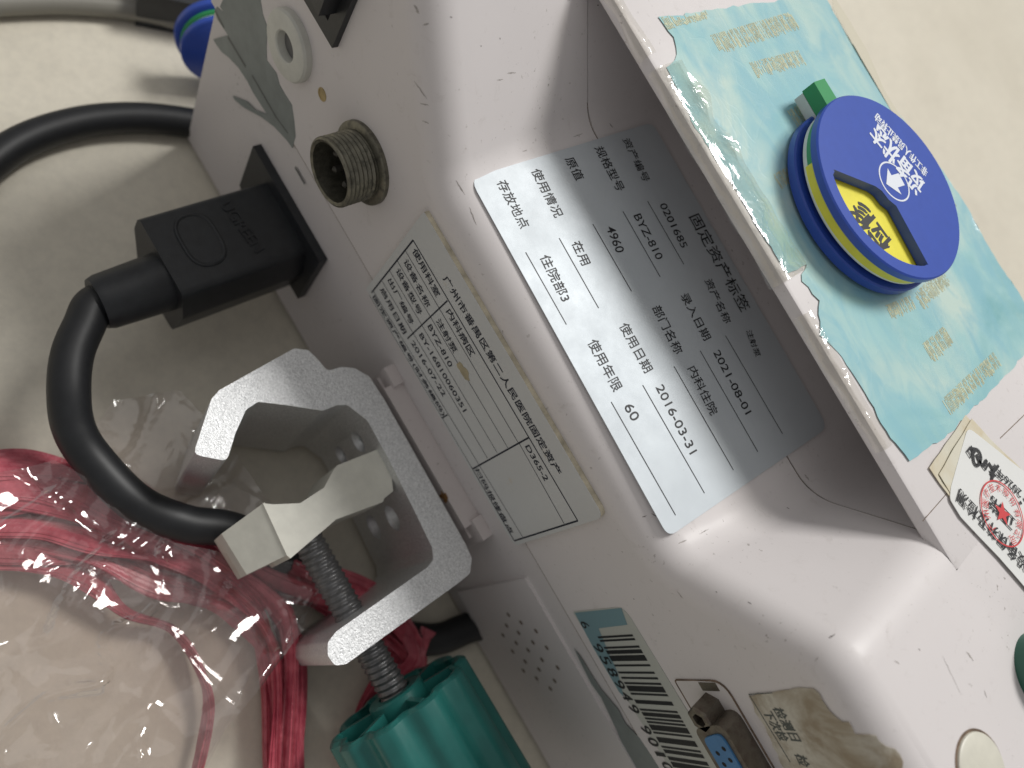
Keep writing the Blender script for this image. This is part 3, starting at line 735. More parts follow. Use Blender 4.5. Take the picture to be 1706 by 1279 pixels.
# black rocker switch at the top
sw = on(563, 78, 'y', 0); bm = bmesh.new()
for (x0, x1, z0, z1) in ((sw.x - 30, sw.x, sw.z, sw.z + 4), (sw.x - 30, sw.x, sw.z + 20, sw.z + 24), (sw.x - 4, sw.x, sw.z + 4.01, sw.z + 19.99), (sw.x - 30, sw.x - 26, sw.z + 4.01, sw.z + 19.99)):
    box(bm, x0, x1, -1.6, 1, z0, z1)
swf = from_bm('switch_frame', bm, M_black, pump, 'black rectangular switch frame at the top of the back')
rk = on(530, 27, 'y', -6); bm = bmesh.new(); prism(bm, [(rk.x - 16, .8, rk.z), (rk.x, .8, rk.z), (rk.x, -6, rk.z), (rk.x - 16, -4.5, rk.z)], (0, 0, 13)); bevel(bm, .5)
from_bm('rocker', bm, M_black, swf)
# grey tape residue at the corner
gt = [on(250 + u / 5.687, v / 5.687, 'y', 0) for u, v in ((690, 0), (665, 60), (700, 120), (640, 60), (612, 95), (640, 180), (700, 270), (740, 330), (600, 370), (630, 420), (680, 490), (745, 540), (840, 640), (920, 760), (975, 870), (1010, 925), (1110, 1080), (1000, 1040), (920, 960), (785, 905), (800, 940), (880, 1010), (1060, 1110), (1180, 1200), (1300, 1330), (1350, 1400), (1380, 1290), (1368, 1150), (1345, 990), (1280, 890), (1230, 800), (1200, 690), (1110, 570), (1105, 460), (1115, 260), (1070, 130), (1040, -60), (760, -60))]
bm = bmesh.new(); bm.faces.new([bm.verts.new((p.x, -.1, p.z)) for p in gt]); r_ = bmesh.ops.extrude_face_region(bm, geom=bm.faces[:])
for g in r_['geom']:
    if isinstance(g, bmesh.types.BMVert): g.co.y += .13
from_bm('duct_tape_residue', bm, M_gtape, pump, 'grey duct tape residue on the corner of the back')
pg = Print((-60, 0, 30), (1, 0, 0), (0, 0, 1), (0, -1, 0), .14)
for a, b, c, d, w_ in ((620, 100, 705, 260, .9), (740, 345, 910, 630, 1.1), (970, 710, 1200, 1110, .8), (1200, 1110, 1310, 1260, .5)):
    pg.line(on(250 + a / 5.687, b / 5.687, 'y', 0), on(250 + c / 5.687, d / 5.687, 'y', 0), w_)
pg.line(on(492, 278, 'y', 0), on(508, 306, 'y', 0), .8)
pg.build('tape_crease', M_gtaped, pump)
# tape residue beside the barcode
gt2 = [on(700 + u / 2.9818, 850 + v / 2.9818, 'y', 0) for u, v in ((765, 685), (800, 760), (850, 860), (900, 930), (980, 1100), (1040, 1240), (1075, 1300), (1200, 1300), (1150, 1220), (1090, 1130), (1020, 1060), (985, 990), (900, 890), (860, 830), (800, 730))]
bm = bmesh.new(); bm.faces.new([bm.verts.new((p.x, -.08, p.z)) for p in gt2]); r_ = bmesh.ops.extrude_face_region(bm, geom=bm.faces[:])
for g in r_['geom']:
    if isinstance(g, bmesh.types.BMVert): g.co.y += .1
from_bm('duct_tape_residue', bm, M_gtape, pump, 'long grey tape residue beside the barcode label')

# serial port plate at the bottom edge
def q9(u, v, Y=0): return on(1100 + u / 2.8152, 900 + v / 2.8152, 'y', Y)
pl = [q9(52, 660), q9(250, 655), q9(300, 665), q9(345, 740), q9(560, 1180), q9(300, 1180)]
x0 = min(p.x for p in pl[:2]); zb0, zt0 = 58.0, 74.2
pts = rounded([Vector((x0, 0, zb0)), Vector((x0 + 60, 0, zb0)), Vector((x0 + 60, 0, zt0)), Vector((x0, 0, zt0))], [1, 1, 3, 4], 5)
port = empty('serial_port', (0, 0, 0), '', '') if False else None
bm = bmesh.new(); outer = pts; prism(bm, [Vector((p.x, -.25, p.z)) for p in pts], (0, .3, 0)); bevel(bm, .1)
plate = from_bm('port_plate', bm, M_lower, pump, 'recessed port plate below the barcode label')
# grime line round the plate
bm = bmesh.new(); tube(bm, [Vector((p.x, -.2, p.z)) for p in pts[:] if p.z < zb0 + 4 or True] + [Vector((pts[0].x, -.2, pts[0].z))], .22, 6, cap=False); from_bm('plate_grime', bm, M_seam, pump)
hx = q9(215, 810, -3); bm = bmesh.new()
lathe(bm, (hx.x, 0, hx.z), (0, -1, 0), [(-.2, 3.3), (5.2, 3.3), (5.6, 2.9), (5.6, 1.7), (3.0, 1.6), (3.0, .001)], 6)
from_bm('hex_standoff', bm, M_dmetal, pump, smooth=20)
dc = q9(330, 960, -3)
dpts = rounded([Vector((dc.x - 5.5, 0, dc.z - 5.5)), Vector((dc.x + 24, 0, dc.z - 5.5)), Vector((dc.x + 26, 0, dc.z + 5.0)), Vector((dc.x - 7.5, 0, dc.z + 5.0))], 2.6, 5)
bm = bmesh.new(); prism(bm, [Vector((p.x, -.2, p.z)) for p in dpts], (0, -5.4, 0)); bevel(bm, .5)
dsh = from_bm('connector_shell', bm, M_dmetal, pump, 'tarnished metal shell of the serial socket')
dp2 = rounded([Vector((dc.x - 3.6, 0, dc.z - 3.6)), Vector((dc.x + 22.3, 0, dc.z - 3.6)), Vector((dc.x + 24, 0, dc.z + 3.3)), Vector((dc.x - 5.4, 0, dc.z + 3.3))], 2.0, 5)
bm = bmesh.new(); prism(bm, [Vector((p.x, -5.5, p.z)) for p in dp2], (0, -.55, 0)); bevel(bm, .15)
ins_ = from_bm('socket_insert', bm, M_dsub, pump, 'blue insert of the serial socket')
for r_, (n_, z_) in enumerate(((5, 1.5), (4, -1.4))):
    for k in range(n_):
        bm = bmesh.new(); lathe(bm, (dc.x - 1.5 + k * 2.76 + r_ * 1.38, 0, dc.z + z_), (0, -1, 0), [(6.0, .62), (6.1, .58), (6.1, .001)], 12); from_bm('contact_hole', bm, M_hole, ins_)
bm = bmesh.new(); s0 = q9(150, 665); s1 = q9(245, 685); box(bm, min(s0.x, s1.x) - .2, min(s0.x, s1.x) + 1.9, -.34, -.1, 66, 71.5); from_bm('plate_slot', bm, M_dmetal, pump)

# speaker panel with holes on the lower shell
sp = [on(u, v, 'y', 0) for u, v in ((770, 990), (868, 970))]
bm = bmesh.new(); box(bm, 90.3, 215, -.5, .6, -27, 19.3); bevel(bm, .45)
spk = from_bm('speaker_panel', bm, M_lower, pump, 'slightly raised panel with a cluster of small speaker holes')
for u, v in ((847, 1024), (868, 1037), (893, 1051), (844, 1042), (864, 1054), (888, 1070), (911, 1079), (838, 1058), (860, 1071), (880, 1083), (903, 1099), (929, 1112), (854, 1085), (875, 1102), (898, 1115), (924, 1134), (872, 1117), (894, 1130), (917, 1147)):
    p = on(u, v, 'y', -.5); bm = bmesh.new(); lathe(bm, (p.x, 0, p.z), (0, -1, 0), [(.4, .85), (.53, .8), (.55, .0001)], 12)
    from_bm('speaker_hole', bm, bpy.data.materials.get('hole_brown') or simple('hole_brown', (.20, .16, .13), .9), spk)
# bracket that carries the clamp
bm = bmesh.new(); box(bm, 25.5, 70.5, -5.5, .3, -28, 13.0); bevel(bm, .8)
brk = from_bm('clamp_bracket', bm, M_bracket, pump, 'rust-spotted white bracket between the pump and the clamp')
for (xa, xb) in ((20.5, 26.5), (69.5, 76)):
    bm = bmesh.new(); box(bm, xa, xb, -3.2, .3, -28, 14.6); bevel(bm, .5); from_bm('bracket_end', bm, M_bracket, brk)
    bm = bmesh.new(); box(bm, xa + (1 if xa < 50 else -1), xa + (7 if xa < 50 else 4.5), -3.9, -3.1, 5.0, 9.0); bevel(bm, .3); from_bm('latch', bm, M_bracket, brk)
rs = Print((60, -5.5, 5), (1, 0, 0), (0, 0, 1), (0, -1, 0), .03)
c = rs.uv(on(740, 828, 'y', -5.5))
rs.poly([c + Vector((cos(a), sin(a))) * (1.9 + 1.3 * crinkle((cos(a) * 2, sin(a) * 2, 0), 1, 6)) for a in [2 * pi * k / 24 for k in range(24)]])
rs.build('rust_spot', M_rust, brk)

# ------------------------------------------------------------------ clamp
ZC = 14.0
clamp = empty('pole_clamp', (50, -30, -34), 'sandblasted aluminium C-shaped pole clamp with teal screw knob, fixed to the back of the pump', 'clamp')
cp = [(590, 613), (615, 627), (640, 665), (775, 905), (786, 930), (783, 955), (765, 970), (577, 1106), (558, 1109), (546, 1092), (546, 1070), (560, 1052), (712, 945), (722, 932), (720, 912), (690, 850), (645, 760), (612, 700), (578, 674), (560, 675), (538, 684), (480, 675), (430, 669), (410, 682), (392, 722), (378, 768), (322, 757), (352, 665), (365, 650), (490, 580), (514, 583), (528, 597), (546, 618), (568, 611)]
bm = bmesh.new(); prism(bm, rounded([on(u, v, 'z', ZC) for u, v in cp], 1.6, 3), (0, 0, -47)); bevel(bm, .5, 3, 50)
cf = from_bm('clamp_frame', bm, M_alu, clamp, smooth=35)
cut = []
for u, v in ((655, 862), (592, 738)):
    p = on(u, v, 'y', -16)
    for dz in (0, -17):
        bm = bmesh.new(); lathe(bm, (p.x, -30, p.z + dz), (0, 1, 0), [(0, 5.5), (14.2, 3.9), (16.5, 1.9), (30, 1.9)], 24)
        cut.append(from_bm('c', bm, M_alu))
boolean(cf, cut)
axp = on(590, 1030, 'z', -2.0 + 4); AY = axp.y; AZ = ZC - 14
axp = on(592, 1028, 'z', AZ + 3); AY = axp.y
SR = 4.3
xs0 = on(520, 900, 'z', AZ).x; xs1 = on(690, 1180, 'z', AZ).x
bm = bmesh.new(); n_ = int((xs1 - xs0 + 8) / .21)
lathe(bm, (xs0 - 2, AY, AZ), (1, 0, 0), [(k * .21, SR) for k in range(n_)], 36, lambda s, r, t: r - .62 * abs(((s / 1.75 + t / (2 * pi)) % 1) * 2 - 1) ** .8)
from_bm('threaded_rod', bm, M_screw, clamp, smooth=50)
# cream jaw pad
ZP = ZC - 4
pad = [on(u, v, 'z', ZP) for u, v in ((438, 838), (455, 840), (500, 838), (540, 812), (556, 782), (562, 775), (645, 742), (651, 780), (655, 818), (640, 830), (638, 836), (560, 865), (512, 906), (484, 930), (478, 925))]
bm = bmesh.new(); prism(bm, pad, (0, 0, -22)); bevel(bm, .6, 2, 40)
pe = [on(438, 838, 'z', ZP), on(478, 925, 'z', ZP)]; pe2 = [on(369, 889, 'z', ZP - 9), on(411, 957, 'z', ZP - 9)]
for p in pe: p.y += .5
a_, b_ = pe; c_, d_ = pe2[1], pe2[0]
vs_ = [bm.verts.new(p) for p in (a_, b_, c_, d_)] + [bm.verts.new((p.x, p.y, ZP - 21.8)) for p in (a_, b_, c_, d_)]
for f in ((0, 1, 2, 3), (7, 6, 5, 4), (0, 4, 5, 1), (1, 5, 6, 2), (2, 6, 7, 3), (3, 7, 4, 0)): bm.faces.new([vs_[i] for i in f])
jaw = from_bm('jaw_pad', bm, M_cream, clamp, 'cream plastic jaw pad pushed by the screw')
# teal knob
knob_x = xs1 - 5; KR = 20.5; kc = (knob_x, AY, AZ)
NL = 10
def flute(s, r, t):
    if r < 17: return r
    return r - 2.3 * max(0, (abs(cos(t * NL / 2)) - .55) / .45) ** 1.3
bm = bmesh.new()
lathe(bm, kc, (1, 0, 0), [(9, .001), (9, 17.0 - .6), (1.0, 16.9), (0, 18.2), (-.0, KR - 1.2), (.9, KR), (48, KR + .6), (52, KR - 2), (52, .001)], 120, flute)
kn = from_bm('knob', bm, M_teal, clamp, 'teal fluted plastic screw knob', smooth=38)
bm = bmesh.new(); lathe(bm, kc, (1, 0, 0), [(8.9, 8.2), (-1.2, 7.8), (-1.8, 7.2), (-1.8, 4.6), (0, 4.4), (0, .001)], 40); from_bm('knob_hub', bm, M_teal, kn)
for k in range(6):
    a = pi / 6 + k * pi / 3; u = Vector((0, cos(a), sin(a))); v = Vector((0, -sin(a), cos(a))); o_ = Vector(kc)
    bm = bmesh.new(); prism(bm, [o_ + u * 7.6 + v * .8, o_ + u * 17.4 + v * .8, o_ + u * 17.4 - v * .8, o_ + u * 7.6 - v * .8], (9, 0, 0)); bevel(bm, .2); from_bm('knob_rib', bm, M_teal, kn)

# ------------------------------------------------------------------ power cord
cord = empty('power_cord', (-30, -40, ZT), 'black moulded power plug pushed into the back of the pump, its thick cord looping down', 'power cord')
bm = bmesh.new(); fl = [on(u, v, 'y', -2.2) for u, v in ((420, 248), (536, 432), (497, 494))]
fx0, fx1 = fl[0].x, fl[1].x; fz1 = (fl[0].z + fl[1].z) / 2; fz0 = fl[2].z - 1
prism(bm, [(fx0, .3, fz0 + 5), (fx0, .3, fz1), (fx1, .3, fz1), (fx1, .3, fz0), (fx0 + 6, .3, fz0)], (0, -2.6, 0)); bevel(bm, .5)
inlet = from_bm('power_inlet', bm, M_black, pump, 'black power inlet flange in the back of the pump')
ZPL = 7.0
f4 = [on(u, v, 'z', ZPL) for u, v in ((223, 368), (311, 486))]
px0, px1, py0 = f4[0].x, f4[1].x, (f4[0].y + f4[1].y) / 2
bm = bmesh.new(); hgt = 26
prism(bm, rounded([(px0 - .6, py0, ZPL), (px1 + .6, py0, ZPL), (px1 + 3.2, py0, ZPL - 11), (px1 + .5, py0, ZPL - hgt), (px0 + 3.5, py0, ZPL - hgt), (px0 - 1.6, py0, ZPL - 8)], [2.4, 2.4, 5, 3, 3, 5], 5), (0, -py0 - 2.2, 0)); bevel(bm, .7, 3, 60)
plug = from_bm('plug_body', bm, M_black, cord, 'rectangular moulded black plug with an oval grip and raised lettering', smooth=40)
# oval grip pad: ring groove
oc = on(334, 399, 'z', ZPL); bm = bmesh.new(); A_, B_ = 3.6, 2.6
ov = []
for k in range(40):
    a = 2 * pi * k / 40; ov.append(Vector((oc.x + (5.6 if cos(a) > 0 else -5.6) * .0 + cos(a) * 7.4, oc.y + sin(a) * 4.6, ZPL)))
sup = [Vector((oc.x + math.copysign(abs(cos(2 * pi * k / 48)) ** .62, cos(2 * pi * k / 48)) * 7.6, oc.y + math.copysign(abs(sin(2 * pi * k / 48)) ** .85, sin(2 * pi * k / 48)) * 5.0, ZPL)) for k in range(48)]
tube(bm, sup + [sup[0]], .6, 8, cap=False); 
prism(bm, [p + Vector((0, 0, -.1)) for p in sup], (0, 0, .35))
from_bm('grip_oval', bm, M_black, plug)
pu = Print((0, 0, ZPL), (1, 0, 0), (0, 1, 0), (0, 0, 1), .0)
pu.text('UGREEN', on(374, 338, 'z', ZPL), on(434, 418, 'z', ZPL), 3.2, .0)
me = bpy.data.meshes.new('l'); me.from_pydata([tuple(v) for v in pu.vs], [], pu.fs); bm = bmesh.new(); bm.from_mesh(me)
r_ = bmesh.ops.extrude_face_region(bm, geom=bm.faces[:])
for g in r_['geom']:
    if isinstance(g, bmesh.types.BMVert): g.co.z += .38
from_bm('raised_lettering', bm, M_black, plug)
# strain relief
sz = ZPL - 9.5; r0 = on(168, 516, 'z', sz + 3); sx = (px0 + px1) / 2 + 3.2; r0 = Vector((sx, r0.y, sz))
bm = bmesh.new(); lathe(bm, (sx, py0 + .5, sz), (0, -1, 0), [(0, 8.2), (abs(r0.y - py0) * .9, 7.4), (abs(r0.y - py0), 6.8), (abs(r0.y - py0) + .02, 4)], 40)
from_bm('strain_relief', bm, M_black, cord)
ye = r0.y
pth = [(sx, ye + 7, sz), (sx, ye, sz), on(141, 541, 'z', sz), on(121, 590, 'z', sz - .5), on(115, 650, 'z', sz - 2), on(123, 712, 'z', -8), on(155, 765, 'z', -11), on(228, 838, 'z', -13), on(310, 872, 'z', -14), on(400, 888, 'z', -18), on(520, 960, 'z', -30), on(620, 1040, 'z', -31), on(720, 1065, 'z', -31), on(800, 1040, 'z', -31), (120, 40, -31)]
bm = bmesh.new(); tube(bm, spline(pth, 12), 5.0, 24); from_bm('cord', bm, M_cable, cord, smooth=60)

# second cable behind the pump
c2 = empty('black_cable', on(100, 205, 'z', ZT), 'thick black cable arcing across the worktop at the upper left', 'cable')
bm = bmesh.new(); tube(bm, spline([on(-900, 900, 'z', -31), on(-400, 640, 'z', -31), on(-160, 400, 'z', -31), on(-60, 310, 'z', -31), on(30, 240, 'z', -31), on(130, 205, 'z', -31), on(230, 196, 'z', -31), on(330, 206, 'z', -31), on(440, 225, 'z', -31), on(560, 260, 'z', -31)], 12), 4.9, 24)
from_bm('cable_sheath', bm, M_cable, c2, smooth=60)
# grey tube at the top left
g2 = empty('grey_tube', on(150, 20, 'z', ZT), 'grey metal tube running along the top left corner', 'tube')
bm = bmesh.new(); tube(bm, spline([on(-900, 60, 'z', -32), on(-400, 40, 'z', -32), on(-120, 20, 'z', -32), on(0, 8, 'z', -32), on(120, 6, 'z', -32), on(230, 18, 'z', -32), on(340, 46, 'z', -32), on(450, 90, 'z', -32)], 10), 3.4, 24)
from_bm('tube_wall', bm, M_tubeg, g2, smooth=60)
d2 = empty('dark_box', on(250, -60, 'z', ZT), 'dark equipment housing edge behind the tube at the top left', 'equipment')
bm = bmesh.new(); a_ = on(230, -12, 'z', -20); b_ = on(345, 12, 'z', -20); dd_ = (b_ - a_).normalized(); nn_ = Vector((-dd_.y, dd_.x, 0))
if nn_.dot(Vector((-1, 1, 0))) < 0: nn_ = -nn_
prism(bm, [a_, b_ + dd_ * 60, b_ + dd_ * 60 + nn_ * 60, a_ + nn_ * 60], (0, 0, -15.5)); bevel(bm, 1.5)
from_bm('housing', bm, M_black, d2)

# ------------------------------------------------------------------ status dial on the lid
def dial(cx, cy, z0, label, rot=0, M4=None):
    e = empty('status_dial', (cx, cy, z0), label, 'dial')
    return e
DC = Vector((48.16, 82.56)); RD = 23.8; ZD = H + 1.0
dl = dial(DC.x, DC.y, ZD, 'round blue plastic status dial lying on the teal leaflet, window open on its yellow sector')
def disc(name, z0, z1, r, mat, parent, cx=DC.x, cy=DC.y, bev=.35, label=None):
    bm = bmesh.new(); lathe(bm, (cx, cy, 0), (0, 0, 1), [(z0, r - bev), (z0 + bev, r), (z1 - bev, r), (z1, r - bev)], 96)
    return from_bm(name, bm, mat, parent, label, 40)
ZTOP = 116.4 - .0
disc('base_disc', ZD, ZD + 2.6, RD, M_blue, dl)
mid = disc('inner_disc', ZD + 3.6, ZD + 6.4, RD - 1.0, M_whitepl, dl)
disc('axle', ZD + 2.5, ZD + 3.7, 6, M_whitepl, dl)
# yellow sector on the inner disc
def dp(x, y): return on(1300 + x / 3.4563, 130 + y / 3.4563, 'z', ZTOP)
W = [dp(300, 522), dp(548, 622), dp(585, 648), dp(625, 700), dp(668, 735), dp(858, 1085)]
a0 = math.atan2(W[0].y - DC.y, W[0].x - DC.x); a1 = math.atan2(W[-1].y - DC.y, W[-1].x - DC.x)
da = (a1 - a0 + 3 * pi) % (2 * pi) - pi
rin = ((W[0].xy - DC).length + (W[-1].xy - DC).length) / 2
def sector(r, aa0, ada, z, n=30): return [Vector((DC.x + cos(aa0 + ada * k / n) * r, DC.y + sin(aa0 + ada * k / n) * r, z)) for k in range(n + 1)]
bm = bmesh.new(); s2 = sector(RD - .97, a0 - .12 * math.copysign(1, da), da * 1.16, ZD + 4.4); prism(bm, [Vector((DC.x, DC.y, ZD + 4.4))] + s2, (0, 0, 2.05))
ys = from_bm('yellow_sector', bm, M_yellow, mid)
bm = bmesh.new(); s2 = sector(RD - .98, a0 - .12 * math.copysign(1, da), -da * .9, ZD + 5.0); prism(bm, [Vector((DC.x, DC.y, ZD + 5.0))] + s2, (0, 0, 1.43))
from_bm('green_sector', bm, M_green, mid)
# cover disc with the window
bm = bmesh.new(); zt = ZTOP; zb_ = ZTOP - 2.3
hole = rounded([W[0].xy.to_3d()] + [W[1].xy.to_3d(), W[2].xy.to_3d(), W[3].xy.to_3d(), W[4].xy.to_3d(), W[5].xy.to_3d()], [.2, .8, 1, 1, .8, .2], 3)
arc = [Vector((DC.x + cos(a1 - da * k / 24) * rin, DC.y + sin(a1 - da * k / 24) * rin, 0)) for k in range(1, 24)]
holep = hole + arc
cov = disc('cover_disc', zb_, zt, RD, M_blue, dl)
bm = bmesh.new(); prism(bm, [Vector((p.x, p.y, zb_ - 1)) for p in holep], (0, 0, 6)); cut = from_bm('c', bm, M_blue)
boolean(cov, [cut])
pd = Print((DC.x, DC.y, ZTOP), (1, 0, 0), (0, 1, 0), (0, 0, 1), .05)
pd.text('设备状态', dp(812, 645), dp(535, 295), 7.2, 0, fat=.2)
pd.text('非工作人员禁止转动', dp(842, 552), dp(548, 218), 3.1, 0, fat=.09)
cc = pd.uv(dp(656, 595)); rr = 5.0
rg = [cc + Vector((cos(2 * pi * k / 40), sin(2 * pi * k / 40))) * rr for k in range(41)]
for a, b in zip(rg, rg[1:]): pd.line(a, b, .42, True)
ar = [dp(590, 545), dp(612, 575), dp(600, 560)]
tip = pd.uv(dp(580, 520)); 
A = [dp(590, 540), dp(622, 560), dp(658, 525), dp(695, 590), dp(672, 612), dp(697, 655), dp(632, 660), dp(620, 632), dp(615, 632), dp(604, 588)]
dirn = (pd.uv(dp(605, 628)) - cc); dirn = (pd.uv(dp(575, 620)) - cc).normalized(); nn = Vector((-dirn.y, dirn.x))
ap = [cc + dirn * 3.6, cc + nn * 3.5 - dirn * .1, cc + nn * 1.6 - dirn * .1, cc + nn * 1.6 - dirn * 3.3, cc - nn * 1.6 - dirn * 3.3, cc - nn * 1.6 - dirn * .1, cc - nn * 3.5 - dirn * .1]
pd.poly(ap)
pd.build('printed_text', M_inkw, cov)
py = Print((DC.x, DC.y, ZD + 6.45), (1, 0, 0), (0, 1, 0), (0, 0, 1), .04)
def dz_(x, y): return on(1300 + x / 3.4563, 130 + y / 3.4563, 'z', ZD + 6.5)
py.text('检修', dz_(608, 990), dz_(425, 735), 8.6, 0, fat=.28)
py.build('printed_text', M_ink, ys)
# green tab
bm = bmesh.new(); tc0 = on(1370, 168, 'z', ZD + 5).xy; ta_ = math.atan2(tc0.y - DC.y, tc0.x - DC.x); u = Vector((cos(ta_), sin(ta_), 0)); v = Vector((-sin(ta_), cos(ta_), 0)); o_ = Vector((DC.x, DC.y, 0))
prism(bm, [o_ + u * (RD - 3) + v * 2.6 + Vector((0, 0, ZD + 3.3)), o_ + u * (RD + 6) + v * 2.4 + Vector((0, 0, ZD + 3.3)), o_ + u * (RD + 6) - v * 2.4 + Vector((0, 0, ZD + 3.3)), o_ + u * (RD - 3) - v * 2.6 + Vector((0, 0, ZD + 3.3))], (0, 0, 3.6)); bevel(bm, .5)
from_bm('green_tab', bm, M_green, dl)
bm = bmesh.new(); prism(bm, [o_ + u * (RD - 3) + v * 2.6 + Vector((0, 0, ZD + .6)), o_ + u * (RD + 5.6) + v * 2.4 + Vector((0, 0, ZD + .6)), o_ + u * (RD + 5.6) - v * 2.4 + Vector((0, 0, ZD + .6)), o_ + u * (RD - 3) - v * 2.6 + Vector((0, 0, ZD + .6))], (0, 0, 2.6)); bevel(bm, .5)
from_bm('white_tab', bm, M_whitepl, dl)

# second dial, standing behind the far end of the pump
e2 = empty('status_dial', (-100, 15, -15), 'blue status dial half hidden behind the pump end at the upper left', 'dial')
cc2 = on(373, 84, 'x', -103); ax2 = Vector((.85, -.30, .15)).normalized()
for nm, s0_, s1_, r_, m_ in (('base_disc', -7.5, -4.5, 14.5, M_blue), ('green_layer', -4.4, -2.6, 13.0, M_green), ('inner_disc', -2.5, -1.3, 12.6, M_whitepl), ('cover_disc', -1.2, 1.5, 13.6, M_blue)):
    bm = bmesh.new(); lathe(bm, cc2, ax2, [(s0_, .001), (s0_, r_ - .6), (s0_ + .5, r_), (s1_ - .5, r_), (s1_, r_ - .6), (s1_, .001)], 72); from_bm(nm, bm, m_, e2, smooth=40)

# small things on the body's lower end
gk = on(1762, 1118, 'z', H + 4); bm = bmesh.new(); lathe(bm, (gk.x, gk.y, H), (0, 0, 1), [(0, 8.0), (4.5, 7.6), (5.5, 6.6), (5.5, .001)], 40); from_bm('green_button', bm, M_dkgreen, pump, 'dark green round button at the right edge')
ck = on(1634, 1284, 'z', H); bm = bmesh.new(); lathe(bm, (ck.x, ck.y, H), (0, 0, 1), [(0, 7.0), (.5, 6.9), (.7, 6.5), (.7, .001)], 48); from_bm('cover_plug', bm, simple('yellowed_cap', (.66, .64, .55), .4, var=.05), pump, 'yellowed round cap set in the top')
bm = bmesh.new(); lathe(bm, (ck.x, ck.y, H), (0, 0, 1), [(.02, 7.5), (.12, 7.45), (.13, 6.8)], 48); from_bm('cap_grime', bm, M_seam, pump)

# ------------------------------------------------------------------ twine
tw = empty('twine_bundle', on(200, 880, 'z', ZT), 'bundle of shiny pink-red plastic twine looping under the clamp at the lower left', 'twine')
base = [((-60, 770), (60, 780), (200, 830), (330, 905), (450, 950), (600, 1000), (680, 1060), (695, 1120), (640, 1180), (600, 1300)),
        ((-60, 850), (80, 850), (220, 890), (340, 935), (430, 975), (480, 1080), (470, 1290)),
        ((-60, 880), (60, 880), (180, 905), (300, 945), (400, 985), (455, 1080), (455, 1300)),
        ((-60, 905), (80, 915), (200, 930), (320, 975), (420, 1020), (470, 1120), (490, 1300)),
        ((-60, 830), (100, 825), (260, 870), (400, 930), (520, 1000), (620, 1060), (675, 1120), (620, 1210), (590, 1320)),
        ((-60, 800), (60, 800), (180, 850), (300, 880), (420, 920), (540, 960), (640, 1010), (690, 1080), (670, 1150), (600, 1300)),
        ((-60, 930), (60, 940), (150, 960), (210, 1010), (290, 1050), (345, 1160), (325, 1300)),
        ((-60, 895), (50, 900), (160, 940), (270, 985), (380, 1010), (450, 1100), (480, 1290)),
        ((-60, 865), (50, 862), (190, 880), (320, 900), (470, 960), (580, 1010), (660, 1060), (685, 1110), (640, 1190), (590, 1320)),
        ((690, 1085), (650, 1120), (612, 1180), (590, 1240), (575, 1320)),
        ((715, 1060), (680, 1110), (640, 1170), (605, 1250), (590, 1320)),
        ((-60, 815), (70, 812), (210, 855), (350, 925), (440, 985), (500, 1090), (500, 1300)),
        ((-60, 780), (70, 790), (200, 842), (340, 920), (460, 970), (580, 1000), (680, 1060), (690, 1110), (640, 1170), (600, 1300)),
        ((-60, 840), (70, 835), (200, 872), (330, 930), (440, 990), (490, 1080), (475, 1300)),
        ((-60, 920), (60, 925), (190, 935), (310, 980), (400, 1010), (440, 1100), (450, 1300)),
        ((-60, 790), (70, 775), (190, 800), (290, 860), (400, 925), (520, 975), (640, 1030), (690, 1090), (650, 1160), (590, 1300)),
        ((-60, 885), (80, 890), (200, 915), (340, 950), (480, 985), (590, 1030), (670, 1080), (680, 1130), (620, 1200), (590, 1310))]
rnd = random.Random(3)
for k, pts in enumerate(base):
    z_ = -28 + rnd.uniform(-4, 4); thin = k in (6, 9, 10)
    for j in range(2 if thin else 3):
        P = [on(u + rnd.uniform(-7, 7), v + rnd.uniform(-15, 15), 'z', z_ + rnd.uniform(-1.5, 1.5) + j * 1.2) for u, v in pts]
        path = spline(P, 16); N_ = len(path); ph = rnd.uniform(0, 6); bm = bmesh.new()
        tube(bm, path, 2.3 if thin else 2.2, 24, .40, rnd.uniform(-2.2, 2.2), lambda t, ph=ph: 1 + .25 * sin(t * 13 + ph) + .12 * sin(t * 31 + ph))
        for i, v in enumerate(bm.verts):
            kk = i % 24
            if kk % 2: v.co += (path[min(i // 24, N_ - 1)] - v.co) * .24
        from_bm('twine_strand', bm, M_rope, tw, smooth=60)

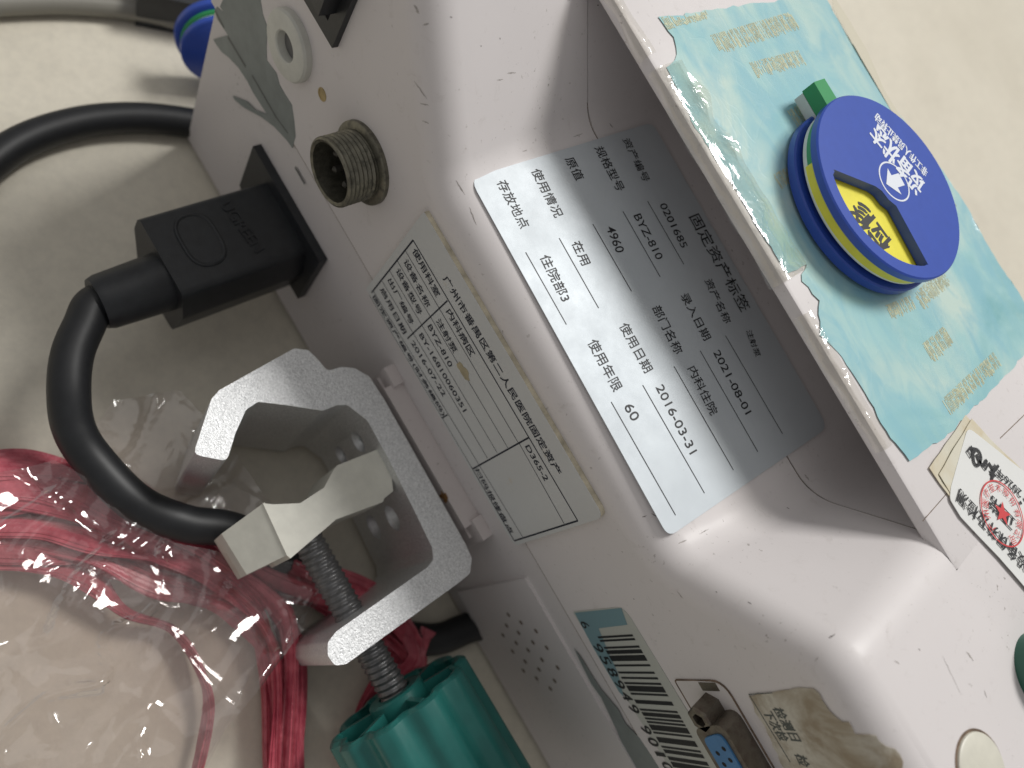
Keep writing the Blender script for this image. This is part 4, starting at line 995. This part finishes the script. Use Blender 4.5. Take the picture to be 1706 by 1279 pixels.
# ------------------------------------------------------------------ clear plastic bag
bag = empty('plastic_bag', on(150, 1100, 'z', ZT), 'crumpled clear plastic bag lying over the pink twine in the lower left corner', 'plastic bag')
def film(name, outline, z, cell, amp, seed, tilt=(0, 0)):
    pts = [on(u, v, 'z', z) for u, v in outline]
    c0 = sum(pts, Vector((0, 0, 0))) / len(pts)
    bm = bmesh.new(); bm.faces.new([bm.verts.new(p) for p in pts])
    for D in (Vector((1, .2, 0)).normalized(), Vector((-.2, 1, 0)).normalized()):
        ds = [Vector(p).dot(D) for p in pts]; k = math.floor(min(ds) / cell) + 1
        while k * cell < max(ds):
            bmesh.ops.bisect_plane(bm, geom=bm.verts[:] + bm.edges[:] + bm.faces[:], plane_co=D * (k * cell), plane_no=D); k += 1
    bmesh.ops.triangulate(bm, faces=[f for f in bm.faces if len(f.verts) > 4])
    for v in bm.verts:
        p = v.co.copy(); w1 = crinkle(p, .03, seed); w2 = crinkle(p + Vector((w1, w1, 0)) * 12, .07, seed + 2)
        al = -.45 * p.x + .9 * p.y; ac = .9 * p.x + .45 * p.y; q = Vector((al * .28, ac * 1.0, 0)); rg = 1 - min(1, abs(crinkle(q + Vector((w1, w2, 0)) * 8, .075, seed + 4)) * 3.4)
        rg2 = 1 - min(1, abs(crinkle(Vector((ac * .35, al * .9, 3)), .07, seed + 8)) * 4)
        h = amp * (.8 * w1 + .25 * w2 + .46 * rg ** 2 + .24 * rg2 ** 2)
        v.co.z += h + tilt[0] * (p.x - c0.x) + tilt[1] * (p.y - c0.y)
    return from_bm(name, bm, M_bag, bag, smooth=180)
film('bag_front', [(-80, 830), (0, 790), (90, 765), (150, 800), (210, 862), (290, 905), (380, 925), (480, 935), (555, 955), (510, 1040), (430, 1140), (360, 1230), (300, 1340), (-80, 1340)], -9, 1.1, 5.6, 1)
film('bag_back', [(-80, 900), (60, 800), (150, 720), (190, 665), (300, 650), (420, 790), (520, 940), (440, 1080), (330, 1300), (-80, 1330)], -25, 1.4, 3.5, 21)

for o in scene.objects:
    if o.parent is None and o.type == 'EMPTY' and not o.children: print('EMPTY without parts', o.name)
